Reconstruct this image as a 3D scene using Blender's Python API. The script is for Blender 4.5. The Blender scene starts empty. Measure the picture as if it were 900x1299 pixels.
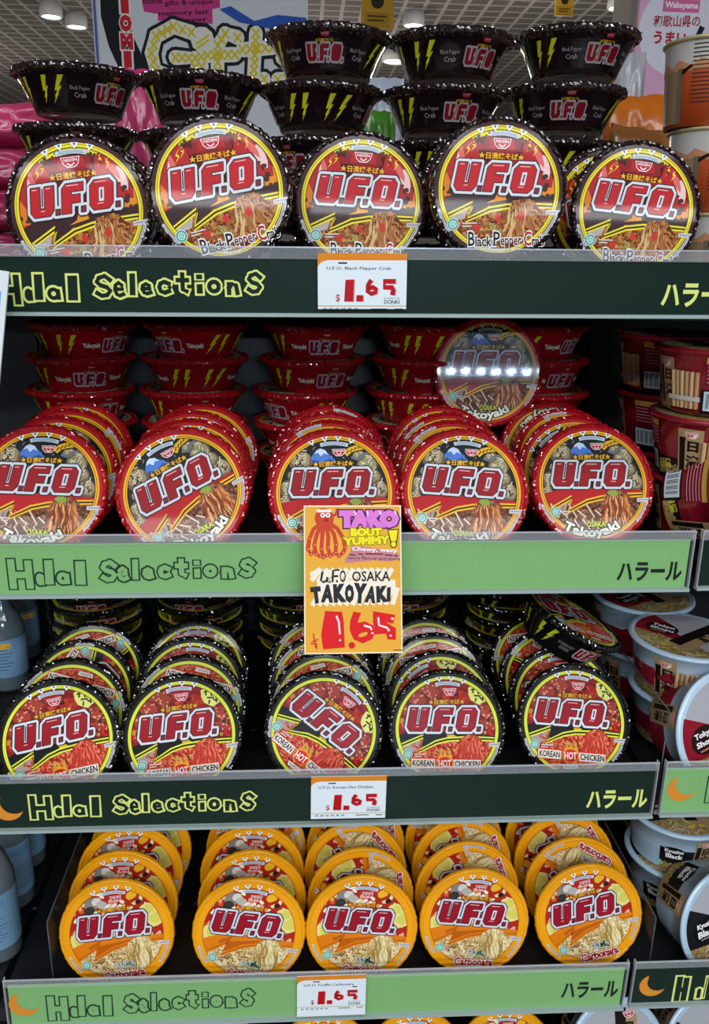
import bpy, bmesh, math, random
from math import sin, cos, tan, pi, radians, sqrt, atan2, hypot
from mathutils import Vector, Matrix
random.seed(7)
S = bpy.context.scene
COL = S.collection

# ------------------------------------------------------------------ camera
YAW, PITCH, ROLL, DIST, FPX = radians(3.802), radians(17.26), radians(1.138), 0.977, 1050.0
EYE = 1.55
_f = Vector((sin(YAW)*cos(PITCH), cos(YAW)*cos(PITCH), -sin(PITCH)))
_r0 = Vector((cos(YAW), -sin(YAW), 0)); _u0 = _r0.cross(_f)
_r = _r0*cos(ROLL) + _u0*sin(ROLL); _u = -_r0*sin(ROLL) + _u0*cos(ROLL)
CAM = Vector((0, -DIST, EYE))
cd = bpy.data.cameras.new('camera'); cam = bpy.data.objects.new('camera', cd); COL.objects.link(cam)
cd.sensor_fit = 'VERTICAL'; cd.sensor_height = 36; cd.sensor_width = 24.94
cd.lens = FPX/1299*36; cd.clip_start = 0.02
mw = Matrix((_r, _u, -_f)).transposed().to_4x4(); mw.translation = CAM
cam.matrix_world = mw
S.camera = cam

def ray(px, py): return (_r*((px-450)/FPX) + _u*(-(py-649.5)/FPX) + _f)
def at(px, py, y):                      # point of the plane y = const seen at a pixel
    d = ray(px, py); return CAM + d*((y-CAM.y)/d.y)
def atz(px, py, z):
    d = ray(px, py); return CAM + d*((z-CAM.z)/d.z)
def proj(p):
    q = Vector(p)-CAM; zc = q.dot(_f)
    return 450+FPX*q.dot(_r)/zc, 649.5-FPX*q.dot(_u)/zc
def depth(p): return (Vector(p)-CAM).dot(_f)

# ------------------------------------------------------------------ light
S.view_settings.view_transform = 'Standard'; S.view_settings.look = 'None'
S.view_settings.gamma = 1; S.view_settings.use_curve_mapping = False
S.view_settings.exposure = 0.06
w = bpy.data.worlds.new('world'); S.world = w; w.use_nodes = True
w.node_tree.nodes['Background'].inputs[0].default_value = (.75, .82, .9, 1)
w.node_tree.nodes['Background'].inputs[1].default_value = .06
CEIL = 2.95
def area(name, loc, sx, sy, e, col=(.93, .97, 1), target=None, shape='RECTANGLE', spread=180):
    l = bpy.data.lights.new(name, 'AREA'); l.shape = shape; l.size = sx; l.size_y = sy; l.energy = e; l.color = col
    l.spread = radians(spread)
    o = bpy.data.objects.new(name, l); COL.objects.link(o); o.location = loc
    if target is not None:
        o.rotation_euler = (Vector(target)-Vector(loc)).to_track_quat('-Z', 'Y').to_euler()
    return o
for yy, e in ((-.8, 6), (-2.7, 20), (-3.6, 34)):
    for xx in (-1.8, -.6, .6, 1.8):
        area('ceiling_lamp_light', (xx, yy, CEIL-.06), 1.1, .22, e)
for xx in (-2.2, -.7, .8, 2.3):
    area('ceiling_lamp_light', (xx, 2.6, CEIL-.06), .2, .2, 9)

for xx, yy in ((-1.6, 3.2), (1.2, 3.6), (0, 5.5), (-3, 6)):  # unseen point lights, added to brighten the far ceiling from below
    l = bpy.data.lights.new('ceiling_fill_light', 'POINT'); l.energy = 22; l.color = (1, .94, .86); l.shadow_soft_size = .1
    o = bpy.data.objects.new('ceiling_fill_light', l); COL.objects.link(o); o.location = (xx, yy, 2.05)

# ------------------------------------------------------------------ materials
def lin(c):
    return tuple((x/12.92 if x <= .04045 else ((x+.055)/1.055)**2.4) for x in c)
def hexc(h): return tuple(int(h[i:i+2], 16)/255 for i in (0, 2, 4))
MATS = {}
def mat(name, rgb, rough=.4, metal=0., coat=0., bump=None, emit=0, spec=.5, crough=.1, alpha=None):
    if name in MATS: return MATS[name]
    if isinstance(rgb, str): rgb = hexc(rgb)
    m = bpy.data.materials.new(name); m.use_nodes = True; nt = m.node_tree
    b = nt.nodes['Principled BSDF']; c = (*lin(rgb), 1)
    b.inputs['Base Color'].default_value = c; b.inputs['Roughness'].default_value = rough
    b.inputs['Metallic'].default_value = metal; b.inputs['Coat Weight'].default_value = coat
    b.inputs['Coat Roughness'].default_value = crough; b.inputs['Specular IOR Level'].default_value = spec
    if emit: b.inputs['Emission Color'].default_value = c; b.inputs['Emission Strength'].default_value = emit
    if bump:
        tc = nt.nodes.new('ShaderNodeTexCoord'); n = nt.nodes.new('ShaderNodeTexNoise')
        n.inputs['Scale'].default_value = bump[0]; n.inputs['Detail'].default_value = bump[2] if len(bump) > 2 else 2
        bp = nt.nodes.new('ShaderNodeBump'); bp.inputs['Strength'].default_value = bump[1]; bp.inputs['Distance'].default_value = .003
        nt.links.new(tc.outputs['Object'], n.inputs['Vector']); nt.links.new(n.outputs['Fac'], bp.inputs['Height'])
        nt.links.new(bp.outputs['Normal'], b.inputs['Normal'])
        if coat: nt.links.new(bp.outputs['Normal'], b.inputs['Coat Normal'])
    MATS[name] = m; return m
def ink(h, rough=.32): return mat('ink_'+h, h, rough, coat=.12, crough=.04, spec=.12)      # glossy print under clear film
def paint(h, rough=.5): return mat('paint_'+h, h, rough, spec=.12)
def speckle(name, cols, scale=320, stretch=(1, 1, 1), distort=.6):
    if name in MATS: return MATS[name]
    m = bpy.data.materials.new(name); m.use_nodes = True; nt = m.node_tree; N = nt.nodes.new; b = nt.nodes['Principled BSDF']
    tc = N('ShaderNodeTexCoord'); mp = N('ShaderNodeMapping'); mp.inputs['Scale'].default_value = stretch
    nz = N('ShaderNodeTexNoise'); nz.inputs['Scale'].default_value = scale*.6
    ad = N('ShaderNodeVectorMath'); ad.operation = 'MULTIPLY_ADD'; ad.inputs[1].default_value = (distort/scale*3,)*3
    vo = N('ShaderNodeTexVoronoi'); vo.inputs['Scale'].default_value = scale
    sp = N('ShaderNodeSeparateColor'); cr = N('ShaderNodeValToRGB'); cr.color_ramp.interpolation = 'LINEAR'
    nt.links.new(tc.outputs['Object'], mp.inputs['Vector']); nt.links.new(mp.outputs[0], nz.inputs['Vector'])
    nt.links.new(nz.outputs['Color'], ad.inputs[0]); nt.links.new(mp.outputs[0], ad.inputs[2])
    nt.links.new(ad.outputs[0], vo.inputs['Vector']); nt.links.new(vo.outputs['Color'], sp.inputs[0]); nt.links.new(sp.outputs[0], cr.inputs[0])
    els = cr.color_ramp.elements
    while len(els) < len(cols): els.new(.5)
    for i, c in enumerate(cols):
        els[i].position = (i+.15)/len(cols); els[i].color = (*lin(hexc(c)), 1)
    nt.links.new(cr.outputs[0], b.inputs['Base Color']); b.inputs['Roughness'].default_value = .45; b.inputs['Specular IOR Level'].default_value = .12
    b.inputs['Coat Weight'].default_value = .12; b.inputs['Coat Roughness'].default_value = .04
    MATS[name] = m; return m
def clear(name, tint=(1, 1, 1), gloss=.12, rough=.08, haze=0., hz=(.8, .85, .9)):          # thin clear plastic: mostly see-through, part mirror, part haze
    if name in MATS: return MATS[name]
    m = bpy.data.materials.new(name); m.use_nodes = True; nt = m.node_tree; N = nt.nodes.new
    out = nt.nodes['Material Output']; nt.nodes.remove(nt.nodes['Principled BSDF'])
    t = N('ShaderNodeBsdfTransparent'); t.inputs[0].default_value = (*tint, 1)
    g = N('ShaderNodeBsdfGlossy'); g.inputs['Roughness'].default_value = rough
    d = N('ShaderNodeBsdfDiffuse'); d.inputs[0].default_value = (*hz, 1)
    a = N('ShaderNodeMixShader'); a.inputs[0].default_value = gloss
    c = N('ShaderNodeMixShader'); c.inputs[0].default_value = haze
    nt.links.new(t.outputs[0], a.inputs[1]); nt.links.new(g.outputs[0], a.inputs[2])
    nt.links.new(a.outputs[0], c.inputs[1]); nt.links.new(d.outputs[0], c.inputs[2]); nt.links.new(c.outputs[0], out.inputs[0])
    MATS[name] = m; return m

# ------------------------------------------------------------------ mesh builder
class MB:
    def __init__(s): s.v = []; s.f = []; s.m = []; s.mats = []; s.sm = []
    def mi(s, m):
        if m not in s.mats: s.mats.append(m)
        return s.mats.index(m)
    def add(s, v, f, m, smooth=False):
        o = len(s.v); s.v += [tuple(p) for p in v]; k = s.mi(m)
        for q in f: s.f.append([i+o for i in q]); s.m.append(k); s.sm.append(smooth)
    def box(s, x0, x1, y0, y1, z0, z1, m):
        v = [(x, y, z) for x in (x0, x1) for y in (y0, y1) for z in (z0, z1)]
        s.add(v, [(0, 1, 3, 2), (4, 6, 7, 5), (0, 4, 5, 1), (2, 3, 7, 6), (0, 2, 6, 4), (1, 5, 7, 3)], m)
    def lathe(s, prof, m, n=64, jit=None, cap=False, c=(0, 0, 0), smooth=True):
        v = []; f = []
        for i in range(n):
            a = 2*pi*i/n
            for k, (r, z) in enumerate(prof):
                dr = dz = 0
                if jit: dr, dz = jit(a, k)
                v.append((c[0]+(r+dr)*sin(a), c[1]-(r+dr)*cos(a), c[2]+z+dz))
        K = len(prof)
        for i in range(n):
            j = (i+1) % n
            for k in range(K-1): f.append((i*K+k, j*K+k, j*K+k+1, i*K+k+1))
        s.add(v, f, m, smooth)
    def tube(s, pts, r, m, n=8, caps=True):
        pts = [Vector(p) for p in pts]; v = []; f = []
        for i, p in enumerate(pts):
            t = (pts[min(i+1, len(pts)-1)]-pts[max(i-1, 0)]).normalized()
            a = t.orthogonal().normalized() if abs(t.z) > .9 else t.cross(Vector((0, 0, 1))).normalized(); b = t.cross(a)
            rr = r[i] if isinstance(r, (list, tuple)) else r
            v += [p+(a*cos(2*pi*k/n)+b*sin(2*pi*k/n))*rr for k in range(n)]
        for i in range(len(pts)-1):
            for k in range(n): f.append((i*n+k, i*n+(k+1) % n, (i+1)*n+(k+1) % n, (i+1)*n+k))
        s.add(v, f, m, True)
        if caps:
            s.add(v[:n], [tuple(range(n))[::-1]], m); s.add(v[-n:], [tuple(range(n))], m)
    def art(s, A, fn):
        for v, f, m, L in A.items: s.add([fn(x, y, L+q) for x, y, q in v], f, m)
    def mesh(s, name):
        me = bpy.data.meshes.new(name); me.from_pydata(s.v, [], s.f)
        for m in s.mats: me.materials.append(m)
        me.polygons.foreach_set('material_index', s.m); me.polygons.foreach_set('use_smooth', s.sm)
        me.update(); return me
    def build(s, name, parent=None, loc=None, label=None):
        o = bpy.data.objects.new(name, s.mesh(name)); COL.objects.link(o)
        if parent is not None: o.parent = parent
        if loc is not None: o.location = loc
        if label: o['label'] = label
        return o
def tag(o, label, cat, group=None):
    o['label'] = label; o['category'] = cat
    if group: o['group'] = group
    return o
def thing(name, label, cat, loc=(0, 0, 0), rot=None, group=None):
    o = bpy.data.objects.new(name, None); COL.objects.link(o); o.empty_display_size = .02
    if rot is not None:
        M = rot.to_4x4(); M.translation = Vector(loc); o.matrix_world = M
    else: o.location = loc
    return tag(o, label, cat, group)
def struct(o): o['kind'] = 'structure'; return o

# ------------------------------------------------------------------ flat artwork
_G = {}
def glyphs(txt, off=0., res=2):
    k = (txt, off, res)
    if k not in _G:
        c = bpy.data.curves.new('t', 'FONT'); c.body = txt; c.size = 1; c.offset = off; c.resolution_u = res
        o = bpy.data.objects.new('t', c); COL.objects.link(o); bpy.context.view_layer.update()
        me = bpy.data.meshes.new_from_object(o.evaluated_get(bpy.context.evaluated_depsgraph_get()))
        _G[k] = ([(p.co.x, p.co.y) for p in me.vertices], [tuple(q.vertices) for q in me.polygons])
        bpy.data.objects.remove(o); bpy.data.curves.remove(c); bpy.data.meshes.remove(me)
    return _G[k]
def bbox(v):
    xs = [p[0] for p in v]; ys = [p[1] for p in v]; return min(xs), max(xs), min(ys), max(ys)
SUB = .12
class Art:
    def __init__(s, clip=None): s.items = []; s.L = 0; s.clip = clip
    def add(s, v, f, m, sub=None):
        # sub: one small extra height per point, so that overlapping pieces of one colour never coincide
        s.L += 1
        if s.clip: v = [p if hypot(*p) <= s.clip else (p[0]*s.clip/hypot(*p), p[1]*s.clip/hypot(*p)) for p in v]
        s.items.append(([(p[0], p[1], q) for p, q in zip(v, sub or [0]*len(v))], f, m, s.L))
        if sub: s.L += max(sub)
    def poly(s, pts, m): s.add(pts, [tuple(range(len(pts)))], m)
    def rect(s, x0, y0, x1, y1, m): s.poly([(x0, y0), (x1, y0), (x1, y1), (x0, y1)], m)
    def disc(s, cx, cy, r, m, n=32, ry=None, rot=0):
        ry = ry or r; c, d = cos(rot), sin(rot)
        s.poly([(cx+c*r*cos(2*pi*i/n)-d*ry*sin(2*pi*i/n), cy+d*r*cos(2*pi*i/n)+c*ry*sin(2*pi*i/n)) for i in range(n)], m)
    def blob(s, cx, cy, r, m, ry=None, rough=.25, n=14, rnd=random, rot=0):
        ry = ry or r; P = []
        for i in range(n):
            k = 1+rnd.uniform(-rough, rough); x, y = r*k*cos(2*pi*i/n), ry*k*sin(2*pi*i/n)
            P.append((cx+x*cos(rot)-y*sin(rot), cy+x*sin(rot)+y*cos(rot)))
        s.poly(P, m)
    def ring(s, r0, r1, m, a0=0, a1=360, n=96, cx=0, cy=0):
        v = []; f = []
        for i in range(n+1):
            a = radians(a0+(a1-a0)*i/n)
            v += [(cx+r0*cos(a), cy+r0*sin(a)), (cx+r1*cos(a), cy+r1*sin(a))]
            if i: f.append((2*i-2, 2*i-1, 2*i+1, 2*i))
        s.add(v, f, m)
    def strokes(s, lines, wd, m, taper=False):      # many polylines of one colour on one layer
        v = []; f = []; sub = []
        for j, P in enumerate(lines):
            o = len(v); sub += [j*SUB]*(2*len(P))
            for i, p in enumerate(P):
                a = P[max(i-1, 0)]; b = P[min(i+1, len(P)-1)]; dx, dy = b[0]-a[0], b[1]-a[1]; l = hypot(dx, dy) or 1
                h = wd/2*(1 if not taper else sin(pi*(i+.6)/(len(P)+.2)))
                v += [(p[0]-dy/l*h, p[1]+dx/l*h), (p[0]+dy/l*h, p[1]-dx/l*h)]
                if i: f.append((o+2*i-2, o+2*i-1, o+2*i+1, o+2*i))
        s.add(v, f, m, sub)
    def discs(s, L, m, n=10):
        v = []; f = []; sub = []
        for j, (cx, cy, r) in enumerate(L):
            sub += [j*SUB]*n; o = len(v); v += [(cx+r*cos(2*pi*i/n), cy+r*sin(2*pi*i/n)) for i in range(n)]; f.append(tuple(range(o, o+n)))
        s.add(v, f, m, sub)
    def fat(s, P, wd, m):                            # a polygon grown by wd
        v = list(P); f = [tuple(range(len(P)))]; sub = [0]*len(P)
        for i in range(len(P)):
            a, b = P[i], P[(i+1) % len(P)]; dx, dy = b[0]-a[0], b[1]-a[1]; l = hypot(dx, dy) or 1; nx, ny = -dy/l*wd, dx/l*wd
            o = len(v); v += [(a[0]-nx, a[1]-ny), (b[0]-nx, b[1]-ny), (b[0]+nx, b[1]+ny), (a[0]+nx, a[1]+ny)]; f.append((o, o+1, o+2, o+3))
            o = len(v); v += [(a[0]+wd*1.08*cos(pi/8+k*pi/4), a[1]+wd*1.08*sin(pi/8+k*pi/4)) for k in range(8)]; f.append(tuple(range(o, o+8)))
            sub += [SUB*(2*i+1)]*4+[SUB*(2*i+2)]*8
        s.add(v, f, m, sub)
    def text(s, t, cx, cy, h, m, off=0., rot=0, shear=0, w=None, arc=None, align='c', res=2, ref=None):
        # h: height of the lettering's box; w: width of it; ref: lettering whose box sets the scale (for outlines)
        if not t.strip(): return
        v, f = glyphs(t, off, res); b = bbox(glyphs(t, 0., res)[0])
        k = h/(b[3]-b[2]); kx = (w/(b[1]-b[0])) if w else k
        x0 = (b[0]+b[1])/2 if align == 'c' else b[0]; y0 = (b[2]+b[3])/2
        c, d = cos(radians(rot)), sin(radians(rot)); o = []
        for x, y in v:
            X, Y = (x-x0)*kx, (y-y0)*k; X += Y*shear
            if arc: a = X/arc; X, Y = (arc+Y)*sin(a), (arc+Y)*cos(a)-arc      # arc > 0: bulges up
            o.append((cx+X*c-Y*d, cy+X*d+Y*c))
        s.add(o, f, m)
    def box_text(s, t, x0, y0, x1, y1, m, off=0., rot=0, res=2):
        s.text(t, (x0+x1)/2, (y0+y1)/2, y1-y0, m, off, rot, w=x1-x0, res=res)
    def put(s, B, fn):                               # another artwork on top
        for v, f, m, L in B.items: s.add([fn(*p[:2]) for p in v], f, m, [p[2] for p in v])

SKEL = {'H': [[(.06, 0), (.06, 1)], [(.94, 0), (.94, .94)], [(.1, .46), (.9, .46)]], 'l': [[(.5, 0), (.5, 1)]], 'i': [[(.5, 0), (.5, .55)], [(.5, .93), (.5, .95)]],
        'S': [[(.95, .8), (.62, 1), (.22, .9), (.08, .7), (.3, .53), (.7, .44), (.92, .26), (.7, .04), (.35, 0), (.05, .14)]],
        'e': [[(.12, .5), (.85, .5), (.82, .8), (.5, .98), (.16, .8), (.08, .45), (.25, .1), (.55, 0), (.95, .12)]],
        'c': [[(.95, .82), (.55, 1), (.18, .84), (.06, .5), (.18, .14), (.55, 0), (.95, .16)]], 't': [[(.5, 1), (.5, .12), (.85, .02)], [(.05, .66), (.95, .66)]],
        'n': [[(.1, 0), (.1, .95)], [(.1, .55), (.4, .95), (.78, .82), (.9, 0)]]}
_o = [(.5+.44*cos(i*pi/8), .5+.5*sin(i*pi/8)) for i in range(17)]
SKEL['o'] = [_o]; SKEL['s'] = SKEL['S']; SKEL['a'] = [[(.46+.4*cos(i*pi/8), .42+.42*sin(i*pi/8)) for i in range(17)], [(.92, .02), (.88, .7)]]
def bubble(A, c, x0, y0, x1, y1, wd, m, inset, ins=0):
    if c == 'l':                                          # the slab letters
        A.poly([(x0+ins, y0+ins), (x1-ins*1.1, y0+ins*.9), (x1-ins*.8+(x1-x0)*.02, y1-ins), (x0+ins*1.1+(x1-x0)*.06, y1-ins*1.1)], m); return
    if c == 'i':
        h = y1-y0; A.poly([(x0+ins, y0+ins), (x1-ins, y0+ins), (x1-ins, y0+h*.62-ins), (x0+ins, y0+h*.6-ins)], m)
        A.poly([(x0+ins, y0+h*.68+ins*.6), (x1-ins, y0+h*.68+ins*.6), (x1-ins, y1-ins*.6), (x0+ins, y1-ins*.6)], m); return
    out = []
    for P in SKEL[c]:
        Q = [(x0+inset+max(x1-x0-2*inset, 0)*u, y0+inset+max(y1-y0-2*inset, 0)*v) for u, v in P]
        if Q[0] != Q[-1]:
            for a, b in ((0, 1), (-1, -2)):
                dx, dy = Q[a][0]-Q[b][0], Q[a][1]-Q[b][1]; l = hypot(dx, dy) or 1; Q[a] = (Q[a][0]+dx/l*wd*.45, Q[a][1]+dy/l*wd*.45)
        out.append(Q)
    A.strokes(out, wd, m)
    A.discs([(q[0], q[1], wd*.49) for Q in out for q in Q[1:-1]], m)
U_ = [(0, 1), (.37, 1), (.37, .26), (.55, .26), (.55, 1), (.92, 1), (.92, .18), (.77, 0), (.15, 0), (0, .18)]
F_ = [(0, 0), (0, .85), (.15, 1), (.84, 1), (.84, .73), (.37, .73), (.37, .60), (.72, .60), (.72, .34), (.37, .34), (.37, 0)]
O_ = [(0, .17), (0, .83), (.16, 1), (.76, 1), (.92, .83), (.92, .17), (.76, 0), (.16, 0)]
def logo(A, cx, cy, W, H, rot=0, shear=.2, red='a3101c', silver='d9dde2', edge='26161c', small=False):
    """the three blocky letters with their dots, in red with a silver edge"""
    c, d = cos(radians(rot)), sin(radians(rot)); tot = 3.56
    def T(x, y):
        X = (x+(y-.5)*shear-tot/2)/tot*W; Y = (y-.5)*H
        return (cx+X*c-Y*d, cy+X*d+Y*c)
    B = Art(); sq = lambda x: [(x, 0), (x+.16, 0), (x+.16, .17), (x, .17)]
    P = [[(x+.0, y) for x, y in U_], [(x+1.24, y) for x, y in F_], [(x+2.36, y) for x, y in O_], sq(1.0), sq(2.02), sq(3.4)]
    for p in P: B.fat(p, .168, ink(edge))
    for p in P: B.fat(p, .128, ink(silver))
    if not small:
        for p in P: B.fat(p, .034, ink('3a0810'))
    for p in P[:3]: B.poly(p, ink(red))
    for p in P[3:]: B.poly(p, ink('7a2230' if not small else red))
    k = .36
    B.poly([(2.36+k, .27), (2.36+k, .73), (2.36+.92-k, .73), (2.36+.92-k, .27)], ink(silver))
    if not small:
        B.poly([(2.36+.43, .36), (2.36+.43, .66), (2.36+.49, .66), (2.36+.49, .36)], ink('3a0810'))
        B.poly([(.435, .34), (.435, .96), (.485, .96), (.485, .34)], ink('3a0810'))
        hi = ink('f2b8b8')
        for x0, x1, y in ((.06, .24, .95), (.6, .78, .95), (1.42, 1.9, .95), (2.55, 3.0, .95), (.4, .56, .2), (2.66, 2.9, .21)):
            B.poly([(x0, y-.03), (x1, y-.03), (x1, y), (x0, y)], hi)
    A.put(B, T)

ZIG = [(-.97, -.32), (-.43, -.115), (-.51, -.37), (-.2, -.225), (.0, -.18), (.4, -.165), (.97, -.21)]
ZIG1 = [(-.96, -.53), (-.38, -.22), (-.47, -.465), (-.12, -.29), (.15, -.23), (.45, -.2), (.97, -.2)]
def food_region(rr=.92, Z=ZIG1):
    a0 = atan2(Z[-1][1], Z[-1][0]); a1 = atan2(Z[0][1], Z[0][0])-2*pi*(atan2(Z[0][1], Z[0][0]) > 0); P = list(Z)
    for i in range(1, 30):
        a = a0+(a1-a0)*i/30
        P.append((rr*cos(a), rr*sin(a)))
    P[6] = (rr*cos(a0), rr*sin(a0)); P[0] = (rr*cos(a1), rr*sin(a1))
    return P
def wavy(rnd, x, y, l, ang, amp, n=9):
    ph = rnd.uniform(0, 6.3); fr = rnd.uniform(1.5, 3.2); c, d = cos(ang), sin(ang); L = []
    for i in range(n):
        t = i/(n-1); u, v = t*l, amp*sin(ph+fr*t*3.1)
        L.append((x+u*c-v*d, y+u*d+v*c))
    return L
def noodles(A, rnd, x0, x1, y0, y1, cols, n, wd, l=.25, amp=.03, ang=None):
    for c in cols:
        A.strokes([wavy(rnd, rnd.uniform(x0, x1), rnd.uniform(y0, y1), l*rnd.uniform(.6, 1.2), (rnd.uniform(0, 6.3) if ang is None else ang+rnd.uniform(-.35, .35)), amp) for _ in range(n)], wd, ink(c), taper=True)
def lift(A, rnd, cols, dark, n=12, wd=.026):             # the strands pulled up at the right of the picture
    A.poly([(.08, -.66), (.16, -.3), (.22, -.17), (.38, -.1), (.55, -.13), (.64, -.24), (.7, -.45), (.66, -.7), (.4, -.78)], dark)
    for k, c in enumerate(cols):
        L = []
        for _ in range(n):
            x = rnd.uniform(.12, .62); t = rnd.uniform(-.3, -.1)-.25*abs(x-.38); b = rnd.uniform(-.78, -.5); ph = rnd.uniform(0, 6)
            L.append([(.38+(x-.38)*(.75+.35*i/9)+.018*sin(ph+i*.9), t+(b-t)*i/9) for i in range(10)])
        A.strokes(L, wd, ink(c), taper=True)

def badge(A, cx, cy, s, red='c0202c'):                   # maker's mark: red shield, small lettering, white smile
    A.poly([(cx-s, cy+s*.45), (cx+s, cy+s*.45), (cx+s*.8, cy-s*.25), (cx+s*.4, cy-s*.6), (cx-s*.4, cy-s*.6), (cx-s*.8, cy-s*.25)], ink('f0e6e6'))
    A.poly([(cx-s*.9, cy+s*.38), (cx+s*.9, cy+s*.38), (cx+s*.72, cy-s*.22), (cx+s*.35, cy-s*.5), (cx-s*.35, cy-s*.5), (cx-s*.72, cy-s*.22)], ink(red))
    A.text('NISSIN', cx, cy+s*.15, s*.28, ink('f6eeee'), .02, w=s*1.35, res=1)
    A.ring(s*.3, s*.42, ink('f6eeee'), 200, 340, 12, cx, cy-s*.0)
def halal(A, cx, cy, r=.085):
    A.disc(cx, cy, r, ink('e8efe9'), 24); A.ring(r*.62, r*.9, ink('2f9c8c'), n=24, cx=cx, cy=cy); A.disc(cx, cy, r*.5, ink('6cbcae'), 16)
    A.strokes([[(cx-r*.25, cy-r*.2), (cx, cy+r*.25), (cx+r*.25, cy-r*.2)]], r*.14, ink('e8efe9'))
def topmarks(A, white='eef0f2', strip='c9d6e2'):
    for a in (112, 98, 84, 70):
        q = radians(a); c = (cos(q), sin(q)); t = (-sin(q), cos(q))
        A.poly([(c[0]*.925+t[0]*.06, c[1]*.925+t[1]*.06), (c[0]*.925-t[0]*.06, c[1]*.925-t[1]*.06), (c[0]*.835, c[1]*.835)], ink(white))
        A.poly([(c[0]*.915+t[0]*.022, c[1]*.915+t[1]*.022), (c[0]*.915-t[0]*.022, c[1]*.915-t[1]*.022), (c[0]*.88, c[1]*.88)], ink('2a2024'))
    A.ring(.775, .835, ink(strip), 72, 104, 16)
    A.ring(.79, .797, ink('5c6a78'), 74, 102, 12); A.ring(.81, .818, ink('5c6a78'), 75, 101, 12)
def side_tab(A):
    A.poly([(.74, -.25), (1.0, -.24), (1.0, -.31), (.74, -.315)], ink('c9c6c8')); A.strokes([[(.76, -.28), (.98, -.275)]], .014, ink('8a868c'))
    A.ring(.935, .985, ink('c4c0c4'), 200, 222, 10); A.ring(.935, .985, ink('c4c0c4'), 318, 342, 10)
    A.ring(.95, .96, ink('7c787c'), 203, 220, 10); A.ring(.95, .96, ink('7c787c'), 320, 340, 10)
def star_text(A, y=.475, h=.085, w=.66, fill='f0a81c', edge='4a1410', rot=0, x=0):
    A.text('★日清焼そば★', x, y, h, ink(edge), .07, w=w, rot=rot, res=1); A.text('★日清焼そば★', x, y, h, ink(fill), .028, w=w, rot=rot, res=1)

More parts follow.
